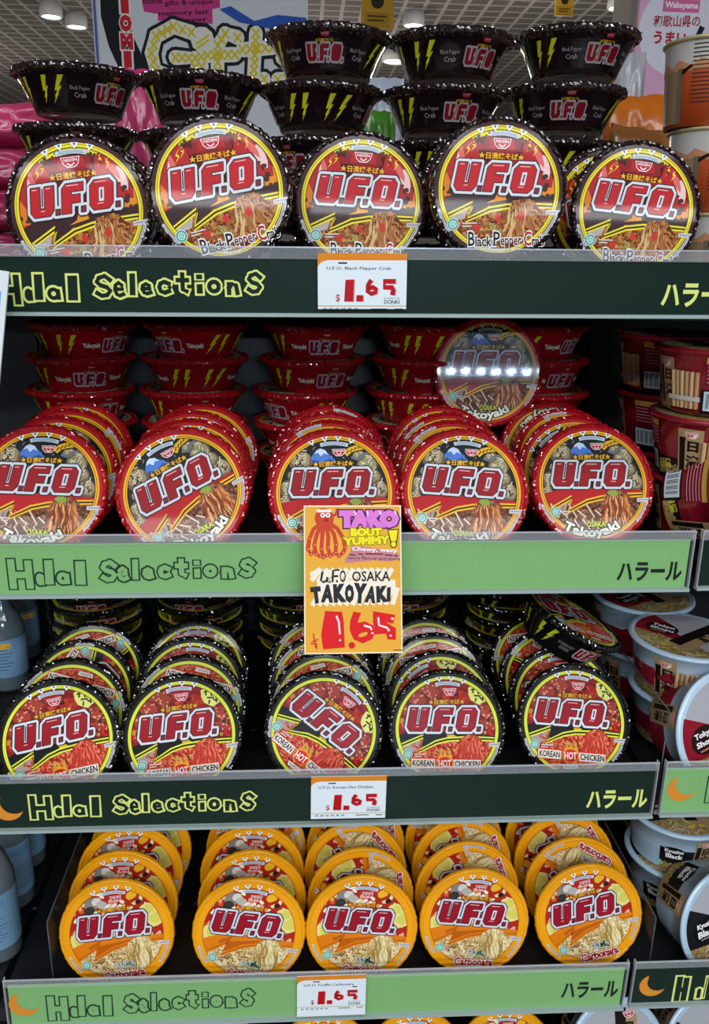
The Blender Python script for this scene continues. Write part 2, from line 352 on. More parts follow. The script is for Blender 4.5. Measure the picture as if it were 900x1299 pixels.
def lid_crab():
    A = Art(.925); r = random.Random(11); Y = 'f2dc1e'
    A.clip = None; A.disc(0, 0, .955, ink('3a161c'), 96); A.clip = .925; A.disc(0, 0, .92, ink(Y), 96)
    A.poly([(.9*cos(radians(a)), .9*sin(radians(a))) for a in range(150, 205, 5)]+[(-.3, -.1), (-.3, .4)], ink('e0781c'))
    A.poly([(.9*cos(radians(a)), .9*sin(radians(a))) for a in range(-22, 30, 4)]+[(.3, .4), (.3, -.2)], ink('e88a1c'))
    A.blob(0, .3, .66, speckle('crab_sauce', ['4a0c10', '8c1418', 'b01c1c', '5a1014'], 120), .5, .1, 22, r)
    A.blob(-.55, .38, .24, ink('b8181e'), .38, .16, 12, r, -.25); A.blob(.58, .38, .24, ink('b8181e'), .38, .16, 12, r, .3)   # crab claws
    A.blob(-.64, .3, .08, ink('f0c8c4'), .2, .2, 9, r, -.15); A.blob(-.6, .46, .05, ink('e06a60'), .14, .3, 9, r, .1)
    A.blob(.68, .38, .08, ink('f0c8c4'), .2, .2, 9, r, .3); A.blob(.56, .52, .05, ink('e06a60'), .16, .3, 9, r, .5)
    for x, y, q in ((-.42, .62, .5), (.42, .66, -.5), (-.5, .56, .2), (.52, .6, -.2)):
        A.poly([(x-.05, y-.1), (x+.02, y-.02), (x-.03, y), (x+.06, y+.12), (x-.02, y+.03), (x+.02, y+.01)], ink('f6e22a'))
    A.poly([(-.3, .55), (-.26, .74), (.26, .74), (.3, .55)], ink('8e1218')); A.poly([(-.2, .58), (-.18, .72), (.18, .72), (.2, .58)], ink('b81c24'))
    A.discs([(r.uniform(.62, .84), r.uniform(-.15, .3), r.uniform(.012, .045)) for _ in range(16)]+[(r.uniform(-.86, -.68), r.uniform(-.3, .0), r.uniform(.012, .045)) for _ in range(14)], ink('3a2412'))
    A.discs([(r.uniform(-.88, -.6), r.uniform(-.34, -.1), r.uniform(.02, .06)) for _ in range(8)], ink('c42418'))
    A.discs([(cos(radians(a))*q, sin(radians(a))*q, r.uniform(.012, .03)) for a in range(56, 128, 4) for q in (.8+r.uniform(-.06, .04),)], ink('38341c'))
    A.poly([(-.97, -.55), (-.92, -.2), (-.6, -.06), (.3, -.08), (.96, -.04), (.96, -.22), (-.1, -.3), (-.5, -.5), (-.4, -.22)], ink('34141a'))
    A.poly([(-.18, -.2), (.12, -.14), (.1, -.04), (-.02, -.04), (-.06, -.14)], ink('e8901e')); A.poly([(.2, -.15), (.5, -.1), (.45, -.16)], ink('e8901e'))
    A.poly(food_region(), speckle('crab_food', ['4a2012', '7c3818', 'a8541e', 'c88838', '8a2c16', 'd8a860', '5c2410'], 330))
    A.poly([(-.97, -.55), (-.45, -.28), (-.5, -.45), (-.6, -.47), (-.76, -.56)], ink('b8aea8'))
    noodles(A, r, -.5, .8, -.85, -.35, ['b46a2a', 'd09850', '8a4418'], 34, .02, .14, .02)
    lift(A, r, ['8a4a20', 'c08444', 'd8b478', 'a4602c'], speckle('crab_food', []), 10, .03)
    for x, y in ((-.3, -.56), (.02, -.4), (.34, -.38), (.42, -.56), (.5, -.68)): A.blob(x, y, .06, ink('d02c22'), .045, .3, 9, r, r.uniform(0, 3))
    A.discs([(r.uniform(-.2, .3), r.uniform(-.62, -.5), .014) for _ in range(40)], ink('8c9040'))
    A.strokes([ZIG1], .085, ink(Y)); A.strokes([ZIG1], .028, ink('2a1416'))
    lift(A, r, ['c08444', 'd8b478', 'a4602c'], speckle('crab_food', []), 8, .03); A.blob(.36, -.36, .05, ink('d02c22'), .07, .2, 9, r)
    A.clip = None; A.ring(.86, .93, ink(Y)); A.ring(.895, .902, ink('3a161c')); A.ring(.92, 1.0, ink('3a161c')); A.ring(.852, .862, ink('2a1416'))
    topmarks(A); badge(A, 0, .67, .14, 'c01c28'); side_tab(A)
    star_text(A, .48, .09, .68, 'f6b41e')
    logo(A, -.02, .17, 1.3, .4, 1, red='c01420')
    halal(A, -.67, -.54, .09); A.strokes([[(-.53, -.52), (-.31, -.5)], [(-.53, -.56), (-.39, -.55)]], .02, ink('d8d0cc'))
    x = -.44
    for t, big, wd, c in (('B', 1, .1, '1c1214'), ('lack', 0, .26, '1c1214'), ('P', 1, .1, '1c1214'), ('epper', 0, .34, '6a1418'), ('C', 1, .12, 'b01820'), ('rab', 0, .2, '1c1214')):
        if big: x += .015
        hh = .2 if big else (.15 if t in ('lack', 'rab', 'epper') else .11); yy = -.74+(.03 if big else (.0 if t != 'epper' else -.03))
        A.text(t, x+wd/2, yy+.06*x, hh, ink('f2eeea'), .085, w=wd*.94, rot=4); x += wd+.006
    x = -.44
    for t, big, wd, c in (('B', 1, .1, '1c1214'), ('lack', 0, .26, '1c1214'), ('P', 1, .1, '1c1214'), ('epper', 0, .34, '6a1418'), ('C', 1, .12, 'b01820'), ('rab', 0, .2, '1c1214')):
        if big: x += .015
        hh = .2 if big else (.15 if t in ('lack', 'rab', 'epper') else .11); yy = -.74+(.03 if big else (.0 if t != 'epper' else -.03))
        A.text(t, x+wd/2, yy+.06*x, hh, ink(c), .018, w=wd*.94, rot=4)
        if big: A.strokes([[(x+.0, yy+.06*x-hh/2+.008), (x+.05, yy+.06*x-hh/2+.008)], [(x, yy+.06*x+hh/2-.008), (x+.05, yy+.06*x+hh/2-.008)]], .018, ink(c))
        x += wd+.006
    A.text('Flavour', .02, -.875, .06, ink('f2eeea'), .02, w=.26)
    return A

def takoball(A, r, x, y, q, green=False):
    A.disc(x, y, q, ink('6e5a40'), 18, q*.92); A.blob(x, y+q*.1, q*.82, ink('9a8868'), q*.7, .15, 12, r)
    A.strokes([wavy(r, x-q*.6, y+q*(-.4+.3*k), q*1.2, .5, q*.15, 7) for k in range(4)], q*.1, ink('d2c7a8'))
    A.discs([(x+r.uniform(-.5, .5)*q, y+r.uniform(-.4, .6)*q, q*.1) for _ in range(9)], ink('77864a' if green else '4a2c1c'))
def lid_takoyaki():
    A = Art(.925); r = random.Random(5); Y = 'f0b41e'
    A.clip = None; A.disc(0, 0, .955, ink('b0141c'), 96); A.clip = .925; A.disc(0, 0, .92, ink('1c2020'), 96)
    A.discs([(r.uniform(-.7, .7), r.uniform(-.1, .8), r.uniform(.006, .014)) for _ in range(60)], ink('8e8a78'))
    A.poly([(-.42, .5), (-.26, .7), (-.2, .73), (-.12, .7), (.06, .5)], ink('4a78c8')); A.poly([(-.26, .7), (-.2, .73), (-.12, .7), (-.08, .62), (-.14, .65), (-.19, .6), (-.24, .66), (-.3, .64)], ink('c8d8ee'))
    A.poly([(-.42, .5), (-.3, .55), (-.2, .5), (-.05, .56), (.06, .5)], ink('2c4c94'))
    for x, y, q, g in ((-.52, .52, .19, 0), (-.7, .08, .17, 1), (.72, .02, .16, 0), (.55, .44, .17, 1), (.62, .24, .14, 1), (-.66, .3, .08, 0), (.42, .6, .1, 0), (-.8, -.12, .1, 0)): takoball(A, r, x, y, q, g)
    A.strokes([wavy(r, .3, .57, .3, .1, .03, 8)], .05, ink('6c7070'))
    A.strokes([[(.2, .62), (.28, .69), (.38, .72), (.5, .74)]], .13, ink('2a1c10')); A.strokes([[(.2, .62), (.28, .69), (.38, .72), (.5, .74)]], .09, ink('e8b424'))
    A.strokes([[(.22+.06*i, .63+.025*i), (.26+.06*i, .69+.02*i)] for i in range(5)], .018, ink('3a2810'))
    A.poly([(-.97, -.55), (-.94, -.16), (-.4, -.04), (.3, -.08), (.96, -.12), (.96, -.22), (-.1, -.3), (-.5, -.5), (-.4, -.22)], ink('b5121a'))
    A.poly(food_region(), speckle('tako_food', ['3c1c12', '6a3420', '8c5434', '4e2618', 'a87a5a', '5c3020'], 340))
    A.poly([(-.97, -.55), (-.45, -.28), (-.5, -.45), (-.6, -.47), (-.76, -.56)], ink('a89488'))
    noodles(A, r, -.6, .3, -.85, -.35, ['8a5a3a', '6a3a22', 'b08a64'], 30, .018, .12, .02)
    A.strokes([[(-.75+.15*k, -.32-.12*(k % 2)), (-.62+.15*k, -.55), (-.66+.15*k, -.6), (-.5+.15*k, -.85)] for k in range(8)], .022, ink('e8d4bc'))
    A.strokes([ZIG1], .085, ink(Y)); A.strokes([ZIG1], .026, ink('2a1410'))
    A.blob(.3, -.6, .17, ink('8a9c2c'), .17, .3, 12, r)
    lift(A, r, ['a4502a', 'd88a4c', 'e8a868', 'b4602c', '7c3418'], speckle('tako_food', []), 10, .03)
    A.blob(.34, -.15, .09, ink('8aa040'), .05, .3, 10, r)
    A.clip = None; A.ring(.865, .93, ink(Y)); A.ring(.885, .895, ink('7a4a10')); A.ring(.925, 1.0, ink('b0141c')); A.ring(.855, .866, ink('1c1410'))
    topmarks(A); badge(A, .1, .66, .11, 'b81c2c'); side_tab(A)
    star_text(A, .47, .085, .64, 'e8b01c'); logo(A, 0, .17, 1.32, .4, -1, red='96101c', silver='cdd2d8')
    halal(A, -.68, -.46); A.strokes([[(-.56, -.46), (-.42, -.46)], [(-.56, -.5), (-.46, -.5)]], .02, ink('d8d0cc'))
    A.text('OSAKA', .0, -.68, .09, ink('1c1a10'), .09, w=.32); A.text('OSAKA', .0, -.68, .09, ink('d8e02c'), .025, w=.32)
    for m, o in ((ink('15120e'), .12), (ink('f2eed8'), .04)): A.text('Takoyaki', -.08, -.84, .19, m, o, w=.98, arc=-.85)
    return A

def lid_chicken():
    A = Art(.925); r = random.Random(21); Y = 'dfe23a'
    A.clip = None; A.disc(0, 0, .955, ink('161618'), 96); A.clip = .925; A.disc(0, 0, .92, ink('8c1218'), 96)
    A.blob(0, .2, .78, speckle('chicken_sauce', ['5a0c10', '9c1a1c', 'b82c20', '741214', 'c84830'], 150), .6, .08, 24, r)
    for x, y, q in ((-.3, .62, .24), (-.5, .5, .2), (-.66, .3, .16), (.72, .28, .18), (.6, .5, .15), (-.72, .08, .14), (.76, .06, .14)):
        A.blob(x, y, q, ink('7c2018'), q*.85, .18, 14, r); A.blob(x-.02, y+.03, q*.75, ink('a83a28'), q*.6, .25, 12, r)
        A.discs([(x+r.uniform(-.6, .6)*q, y+r.uniform(-.6, .6)*q, r.uniform(.008, .022)) for _ in range(14)], ink('e09a80'))
    A.strokes([wavy(r, -.8, .2, .5, -1.2, .08, 9), wavy(r, .8, .1, .4, -1.5, .06, 9)], .05, ink('c81c1c'))
    A.discs([(r.choice((-1, 1))*r.uniform(.6, .85), r.uniform(-.2, .2), r.uniform(.025, .05)) for _ in range(7)], ink('c8882a'))
    A.discs([(r.choice((-1, 1))*r.uniform(.6, .85), r.uniform(-.2, .5), r.uniform(.01, .04)) for _ in range(16)], ink('2c3418'))
    A.poly([(.4, .72), (.52, .78), (.66, .66), (.74, .6), (.72, .48), (.58, .42), (.44, .5), (.4, .6)], ink('e6e27a'))
    A.strokes([[(.45, .68), (.55, .7)], [(.5, .72), (.48, .62)], [(.58, .7), (.58, .6)], [(.58, .65), (.63, .66)], [(.5, .58), (.62, .57)], [(.54, .54), (.52, .47)], [(.6, .55), (.66, .5)], [(.66, .6), (.66, .48)]], .028, ink('23301c'))
    A.poly([(-.97, -.34), (-.94, -.1), (-.5, .02), (.3, -.1), (.96, -.14), (.96, -.22), (-.1, -.24), (-.5, -.38), (-.44, -.13)], ink('121212'))
    A.poly([(-.2, -.22), (.0, -.14), (-.02, .0), (.04, -.04), (.2, -.16), (.1, -.2)], ink('dcb81e'))
    A.poly(food_region(.92, ZIG), speckle('chicken_food', ['6a120c', 'a0201a', 'c83c24', 'e0603c', '8c1812', 'b82c1c', 'e88858'], 330))
    A.poly([(-.97, -.34), (-.5, -.16), (-.53, -.36), (-.66, -.4), (-.82, -.44)], ink('a89894'))
    noodles(A, r, -.6, .8, -.85, -.35, ['d0482c', 'a8241c', 'e87850'], 40, .022, .16, .025)
    A.discs([(r.uniform(-.4, .3), r.uniform(-.5, -.35), r.uniform(.015, .035)) for _ in range(12)], ink('c8a040'))
    A.strokes([ZIG], .085, ink(Y)); A.strokes([ZIG], .03, ink('161612'))
    lift(A, r, ['a8241c', 'd04430', 'e87458', 'c03424'], speckle('chicken_food', []), 12, .034)
    A.clip = None; A.ring(.87, .93, ink(Y)); A.ring(.925, 1.0, ink('161618')); A.ring(.86, .871, ink('161612'))
    topmarks(A); badge(A, .06, .66, .12, 'c8384a'); side_tab(A)
    star_text(A, .475, .08, .64, 'e8b01c'); logo(A, -.03, .17, 1.32, .4, -1, red='9c1220')
    halal(A, -.72, -.42); A.strokes([[(-.6, -.42), (-.38, -.42)], [(-.6, -.46), (-.48, -.46)]], .02, ink('d8ccc8'))
    for t, x0, x1, y in (('KOREAN', -.64, -.25, -.575), ('CHICKEN', .11, .57, -.605)):
        A.poly([(x0-.03, y-.085), (x1+.03, y-.1), (x1+.03, y+.08), (x0-.03, y+.095)], ink('d8401e')); A.poly([(x0-.015, y-.07), (x1+.015, y-.085), (x1+.015, y+.065), (x0-.015, y+.08)], ink('efe4d8'))
        A.text(t, (x0+x1)/2, y, .1, ink('1c1414'), .025, w=x1-x0-.02, rot=-2)
    A.poly([(-.2, -.53), (-.14, -.43), (-.1, -.47), (-.06, -.38), (-.01, -.46), (.04, -.41), (.08, -.51), (.1, -.61), (.03, -.71), (-.14, -.71), (-.21, -.63)], ink('f0a02c'))
    A.disc(-.06, -.59, .135, ink('d8281c'), 20, .115); A.text('HOT', -.06, -.59, .12, ink('f4ece4'), .03, w=.22)
    A.poly([(-.2, -.75), (.08, -.75), (.06, -.82), (-.18, -.82)], ink('f0e8e0')); A.text('FLAVOUR', -.06, -.785, .035, ink('40202a'), .02, w=.2)
    return A

def lid_carbonara():
    A = Art(.985); r = random.Random(3); Y = 'f0a014'
    A.disc(0, 0, .99, ink(Y), 96); A.disc(0, 0, .88, ink('b02818'), 96)
    A.discs([(r.uniform(-.85, .85), r.uniform(-.1, .85), r.uniform(.02, .05)) for _ in range(50)], ink('d85a2c'))
    for _ in range(70):
        x, y = r.uniform(-.84, .84), r.uniform(-.2, .8)
        A.blob(x, y, .05, ink(r.choice(['f2e2c0', 'eed08a', 'f6ecd4', 'e8b06a', 'efa38c'])), .035, .3, 8, r, r.uniform(0, 3))
    for x, y, q in ((-.7, -.06, .16), (.72, .22, .17), (.62, .4, .12)):
        A.blob(x, y, q, ink('e6d884'), q*1.1, .15, 10, r); A.blob(x+.02, y, q*.7, ink('d8cc5c'), q*.7, .2, 9, r)
    A.disc(-.38, .62, .15, ink('8a827a'), 18, .12, .5); A.disc(-.3, .66, .09, ink('d8d2c8'), 16, .07, .5); A.disc(-.44, .5, .1, ink('3a342e'), 16, .08, .3)
    A.disc(-.2, .58, .11, ink('b8b0a4'), 14, .08, -.4); A.blob(.34, .7, .11, ink('f0b428'), .08, .15, 9, r, .3); A.disc(.46, .56, .06, ink('28221c'), 14, .04, .3)
    A.discs([(-.16+.04*k, .5+.03*(k % 3), .03) for k in range(8)], ink('ece6dc'))
    A.poly([(-.95, -.55), (-.9, -.2), (-.5, -.06), (.3, -.08), (.9, -.12), (.9, -.22), (-.1, -.3), (-.5, -.5), (-.4, -.22)], ink('e07c14'))
    A.poly([(-.55, -.2), (-.3, -.09), (-.34, -.2), (.3, -.13), (.6, -.13), (-.1, -.24), (-.43, -.4)], ink('c05c10'))
    A.poly(food_region(.9), speckle('carbonara_food', ['a88446', 'd8bc84', 'e8d4a4', 'c8a464', 'b89050', 'efe0b8'], 320))
    noodles(A, r, -.6, .8, -.85, -.35, ['e4cc98', 'c8a060', 'f0e2bc', '9c7438'], 34, .022, .16, .025)
    A.discs([(r.uniform(-.5, .1), r.uniform(-.6, -.35), r.uniform(.012, .026)) for _ in range(22)], ink('8a6030'))
    A.strokes([ZIG1], .07, ink('e07c14')); A.strokes([ZIG1], .012, ink('8c4008'))
    lift(A, r, ['c0a060', 'e4d090', 'f0e4b4', 'd8bc78', 'a88444'], speckle('carbonara_food', []), 12, .03)
    A.clip = None; A.ring(.86, .99, ink(Y)); A.ring(.85, .865, ink('c85c10'))
    topmarks(A); badge(A, .06, .68, .11, 'b82030'); side_tab(A)
    star_text(A, .475, .08, .6, 'e8a81c'); logo(A, -.02, .17, 1.3, .4, -1, red='981226', silver='d2d2da', edge='2c2038')
    halal(A, -.62, -.53); A.strokes([[(-.5, -.52), (-.36, -.52)], [(-.5, -.56), (-.42, -.56)]], .02, ink('8a6a50'))
    for m, o in ((ink('24402c'), .16), (ink('e8ecdc'), .12)): A.text('Truffle', .1, -.6, .1, m, o, w=.32, arc=.5)
    A.text('Truffle', .1, -.6, .1, ink('24402c'), .015, w=.32, arc=.5)
    for m, o in ((ink('b02018'), .15), (ink('f4eee4'), .11), (ink('b01c1c'), .03)): A.text('Carbonara', .06, -.78, .15, m, o, w=.74, rot=1)
    return A
# ------------------------------------------------------------------ the setting
T_ = {1: EYE-.006, 2: EYE-.347, 3: EYE-.692, 4: EYE-1.041, 5: EYE-1.39}
FL = {1: EYE-.041, 2: EYE-.374, 3: EYE-.733, 4: EYE-1.072, 5: EYE-1.425}
XL, XR = -.452, .510                                   # the ends of the middle shelf bay
ceil_m = mat('ceiling_grid', '8c8883', .8)
nt = ceil_m.node_tree; br = nt.nodes.new('ShaderNodeTexBrick'); tcn = nt.nodes.new('ShaderNodeTexCoord')
br.offset = 0; br.inputs['Scale'].default_value = 1; br.inputs['Brick Width'].default_value = .12; br.inputs['Row Height'].default_value = .12; br.inputs['Mortar Size'].default_value = .012
br.inputs['Color1'].default_value = (*lin(hexc('6e6864')), 1); br.inputs['Color2'].default_value = (*lin(hexc('746e6a')), 1); br.inputs['Mortar'].default_value = (*lin(hexc('b4aeaa')), 1)
nt.links.new(tcn.outputs['Object'], br.inputs['Vector']); nt.links.new(br.outputs['Color'], nt.nodes['Principled BSDF'].inputs['Base Color'])
b = MB(); b.box(-6, 6, -6, 9, CEIL, CEIL+.1, ceil_m); struct(b.build('ceiling'))
b = MB(); b.box(-6, 6, -6, 9, -.1, 0, mat('floor_tile', '77736e', .35)); struct(b.build('floor'))
b = MB(); b.box(-6, 6, 9, 9.1, 0, CEIL, mat('wall_paint', '9a948e', .8)); struct(b.build('wall_back'))
b = MB(); b.box(-6.1, -6, -6, 9, 0, CEIL, MATS['wall_paint']); struct(b.build('wall_left'))
b = MB(); b.box(6, 6.1, -6, 9, 0, CEIL, MATS['wall_paint']); struct(b.build('wall_right'))

BLK = mat('shelf_black', '141518', .45); DK = mat('shelf_steel_dark', '1b1d20', .4, .3)
HOLE = mat('shelf_hole_glow', '7c858c', .35, .6)  # grey disc colour paints the lit space seen through the holes
def store_shelf(name, label, x0, x1):
    t = thing(name, label, 'shelving', ((x0+x1)/2, .3, 0)); o = Vector(((x0+x1)/2, .3, 0))
    def P(nm, bm): return bm.build(nm, t)
    X0, X1 = x0-o.x, x1-o.x
    for k in (1, 2, 3, 4, 5):
        b = MB(); z = FL[k]; y1 = .27 if k > 1 else .62
        b.box(X0+.004, X1-.004, -.297, y1, z-.026, z-.001, BLK)
        if k > 1:
            v = []; f = []
            n = int((x1-x0)/.0262)
            for row in range(2):
                for i in range(n):
                    cx = X0+.02+i*.0262+.013*(row % 2); cy = -.262+row*.16; q = len(v)
                    v += [(cx+.0033*cos(a*pi/4), cy+.0033*sin(a*pi/4), z-.0008) for a in range(8)]; f.append(tuple(range(q, q+8)))
            b.add(v, f, HOLE)
        P('shelf', b)
    b = MB(); b.box(X0, X1, .272, .286, 0, FL[1]-.027, BLK); P('back_panel', b)
    for x in (X0, X1-.003):
        b = MB(); b.box(x, x+.003, .2, .271, 0, FL[1]-.027, DK); P('upright', b)
    b = MB(); b.box(X0, X1, -.27, .27, .0, FL[5]-.028, BLK); P('base_plinth', b)
    return t
store_shelf('store_shelf', 'black shelving bay in the middle, stacked with round noodle bowls', XL, XR)
store_shelf('store_shelf', 'black shelving bay at the right edge, holding tall cups and ramen bowls', XR+.004, XR+.9)
store_shelf('store_shelf', 'black shelving bay at the left edge, holding pale glass bottles', XL-.9, XL-.004)

# ------------------------------------------------------------------ label rails
CLR = clear('clear_cover', gloss=.008, rough=.06, haze=.0)
LIP = clear('clear_lip', gloss=.07, rough=.1, haze=.11)
EDGE = clear('clear_edge', gloss=.2, rough=.2, haze=.3)
SLOT = [('H', 103, 184, 735, 818), ('a', 186, 224, 768, 812), ('l', 214, 250, 735, 810), ('a', 250, 306, 765, 810), ('l', 310, 352, 738, 812),
        ('S', 388, 455, 735, 805), ('e', 440, 492, 752, 805), ('l', 488, 520, 732, 800), ('e', 518, 572, 755, 800), ('c', 568, 625, 750, 798), ('t', 622, 678, 730, 795),
        ('i', 682, 716, 737, 797), ('o', 712, 770, 750, 795), ('n', 768, 825, 755, 800), ('s', 826, 890, 728, 797)]
def crescent(A, cx, cy, r, m):
    P = [(cx+r*cos(radians(a)), cy+r*sin(radians(a))) for a in range(115, 346, 10)]
    x2, y2, r2 = cx+r*.42, cy+r*.36, r*.86
    a0 = atan2(P[-1][1]-y2, P[-1][0]-x2); a1 = atan2(P[0][1]-y2, P[0][0]-x2)
    if a0 > a1-2*pi and a0 > 0: a0 -= 2*pi
    while a1 > a0: a1 -= 2*pi
    if a0-a1 < pi*.6: a1 -= 2*pi
    P += [(x2+r2*cos(a0+(a1-a0)*i/20), y2+r2*sin(a0+(a1-a0)*i/20)) for i in range(1, 20)]
    A.poly(P, m)
RAIL = {}
def rail(key, label, pxl, tl, pxr, tr, bl, br_, card, texts, moon=None, halal_px=None, jp_px=None, pale=False, clip=None):
    y = -.006
    A0, A1 = at(pxl, tl, y), at(pxr, tr, y); B0, B1 = at(pxl, bl, y), at(pxr, br_, y)
    ex = (A1-A0); ln = ex.length; ex.normalize(); ey = Vector((0, 1, 0)); ez = ex.cross(ey)
    hgt = ((A0-B0).dot(ez)+(A1-B1).dot(ez))/2
    rot = Matrix((ex, ey, ez)).transposed()
    t = thing('shelf_label_rail', label, 'shelf label', A0, rot, 'label rails along the shelf fronts')
    RAIL[key] = (A0, ex, ez)
    def loc(px, py): p = at(px, py, y)-A0; return p.dot(ex), p.dot(ez)
    b = MB(); b.box(0, ln, .0025, .0045, -hgt, .001, DK); b.box(0, ln, -.006, .0045, -hgt-.004, -hgt, mat('rail_edge_grey', '98a8a4', .35)); b.build('holder', t)
    A = Art(); ins = .004
    A.rect(ins, -hgt+.0005, ln-ins, 0, card)
    outline, fill = (paint('22382f'), card) if pale else (paint('dbe27e'), card)
    if halal_px:
        x0, x1, yt, yb, ytr, ybr = halal_px
        def cv(cx, cy):
            u = (cx-105)/785; px = x0+(x1-x0)*u; v = (cy-733)/82
            return loc(px, (yt+(ytr-yt)*u)+((yb+(ybr-yb)*u)-(yt+(ytr-yt)*u))*v)
        sl = SLOT if not clip else SLOT[:clip]
        bx = []
        for c, a, d, e, f in sl:
            p, q = cv(a, f), cv(d, e); bx.append((c, p[0]+.0015, p[1], q[0]-.0015, q[1]))
        k = (bx[0][4]-bx[0][2]); wo, wi = k*.31, k*.18
        if pale: wi = k*.215
        for c, a, d, e, f in bx: bubble(A, c, a, d, e, f, wo if c == 'H' else wo*.86, outline, wo*.36)
        for c, a, d, e, f in bx: bubble(A, c, a, d, e, f, wi if c == 'H' else wi*(.66 if c in 'ea' else .76), fill, wo*.36, (wo-wi)*.5)
    if jp_px:
        p, q = loc(jp_px[0], jp_px[3]), loc(jp_px[2], jp_px[1]); A.box_text('ハラール', p[0], p[1], q[0], q[1], paint('1c2420') if pale else paint('dbe27e'), .035)
    if moon:
        p = loc(*moon[:2]); crescent(A, p[0], p[1], moon[2], paint('d88a2c'))
    b = MB(); b.art(A, lambda X, Y, L: (X, .0018-L*6e-6, Y)); b.box(ins, ln-ins, .0018, .0023, -hgt, 0, card); b.build('insert_card', t)
    b = MB(); b.box(0, ln, -.0032, -.002, -hgt, 0, CLR); b.build('clear_cover', t)
    b = MB(); b.box(0, ln, -.0032, -.002, .0002, .0118, LIP); b.box(0, ln, -.0036, -.0016, .0118, .0134, EDGE)
    for x in (0, ln-.0015): b.box(x, x+.0015, -.0035, .004, -hgt, .0134, EDGE)
    b.build('clear_lip', t)
    return t
DG = mat('card_dark_green', '13271f', .4, spec=.12); LG = mat('card_light_green', '7fb06e', .4, spec=.2)
rail(1, 'dark green rail with yellow bubble lettering on the highest shelf', -60, 325, 925, 333.3, 395.7, 399.2, DG, 1, halal_px=(-8, 337, 344, 386, 345, 383), jp_px=(840, 361, 940, 388))
rail(2, 'pale green rail with black bubble lettering below the red rimmed bowls', -57, 691.4, 881.5, 685, 755, 744.7, LG, 1, halal_px=(10, 327, 708, 747, 709, 741), jp_px=(784, 714, 867, 737), pale=True)
rail(3, 'dark green rail with yellow bubble lettering below the black rimmed bowls', -30, 993.6, 835, 976.2, 1051.5, 1033, DG, 1, halal_px=(37, 327, 1008.5, 1040, 1006, 1036), jp_px=(745, 1003, 823, 1026), moon=(9, 1025, .021))
rail(4, 'pale green rail with black bubble lettering below the orange rimmed bowls', 5, 1251.2, 797.5, 1228, 1301.5, 1275, LG, 1, halal_px=(60, 325, 1264, 1295, 1256, 1284), jp_px=(713, 1246, 786, 1267), moon=(30, 1275, .022), pale=True)
rail('2R', 'dark green rail stub at the right edge beside the pale rail', 890.5, 684.5, 1060, 682, 744, 740, DG, 1)
rail('3R', 'pale green rail with orange crescent at the right edge, under the fallen maroon ramen bowl', 844, 975.5, 1060, 971, 1030.5, 1026, LG, 1, moon=(866, 1001, .021), halal_px=(894, 1180, 985, 1018, 985, 1016), pale=True)
rail('4R', 'dark green rail with orange crescent at the bottom right corner', 805, 1227.5, 1020, 1221, 1273.5, 1266, DG, 1, moon=(829, 1251, .021), halal_px=(853, 1118, 1238, 1271, 1236, 1266))

# ------------------------------------------------------------------ the noodle bowls
R, H = .0845, .0565
KIND = {
    'crab': dict(body='170d10', rim='1e1013', bolt='b9b51c', txt='8f8688', red='6e0f18', silver='8e8688', word=('Black Pepper', 'Crab'), lid=lid_crab, say='dark black pepper crab'),
    'tako': dict(body='9c1018', rim='a8101a', bolt='d9d41a', txt='e6e2c4', red='8c101c', silver='b4b0b8', word=('Takoyaki', ''), lid=lid_takoyaki, say='red takoyaki'),
    'hot': dict(body='101012', rim='101113', bolt='c6cc28', txt='9a8c8c', red='8c101c', silver='b8b0b4', word=('KOREAN HOT', 'CHICKEN'), lid=lid_chicken, say='black Korean hot chicken'),
    'carb': dict(body='e08c12', rim='efa012', bolt='8c1c18', txt='f4eee0', red='981226', silver='d8d4d8', word=('Truffle', 'Carbonara'), lid=lid_carbonara, say='orange truffle carbonara'),
}
def slice_art(A, step):
    out = []
    for v, f, m, L in A.items:
        bm = bmesh.new(); vs = [bm.verts.new((p[0], p[1], p[2])) for p in v]
        for q in f:
            try: bm.faces.new([vs[i] for i in q])
            except ValueError: pass
        x0, x1 = min(p[0] for p in v), max(p[0] for p in v); k = math.ceil(x0/step)
        while k*step < x1:
            bmesh.ops.bisect_plane(bm, geom=bm.verts[:]+bm.edges[:]+bm.faces[:], plane_co=(k*step, 0, 0), plane_no=(1, 0, 0)); k += 1
        bm.verts.index_update()
        out.append(([(p.co.x, p.co.y, p.co.z) for p in bm.verts], [tuple(p.index for p in q.verts) for q in bm.faces], m, L)); bm.free()
    A.items = out
    return A
BOLT = [(-.3, 1), (.25, 1), (.02, .55), (.3, .6), (-.02, .28), (.12, .3), (-.35, -.1), (-.2, .18), (-.36, .14), (-.12, .42), (-.4, .4)]
def side_art(K):
    A = Art()
    for s in (0, pi*.0705):
        logo(A, s, .0155, .051, .0185, 0, .1, K['red'], K['silver'], K['body'], small=True)
        A.text('★日清焼そば★', s-.001, .0285, .0032, ink('b88a1c'), .03, w=.022, res=1)
        A.poly([(s-.006, .0375), (s+.006, .0375), (s+.004, .0325), (s-.004, .0325)], ink('9a2430')); A.text('NISSIN', s, .0355, .0018, ink(K['txt']), .02, w=.008, res=1)
        for q in (-1, 1):
            if K['word'][1]:
                A.text(K['word'][0], s+q*.047, .019, .0058, ink(K['txt']), .0, w=.026, res=1); A.text(K['word'][1], s+q*.047, .0115, .0058, ink(K['txt']), .0, w=.017, res=1)
            else: A.text(K['word'][0], s+q*.045, .015, .0085, ink(K['txt']), .05, w=.026, res=1)
            for x, lean in ((s+q*.075, .012), (s+q*.094, .006)):
                A.poly([(x+px*.013+(py-.5)*lean, .004+py*.029) for px, py in BOLT], ink(K['bolt']))
    return slice_art(A, .006)
MESH = {}
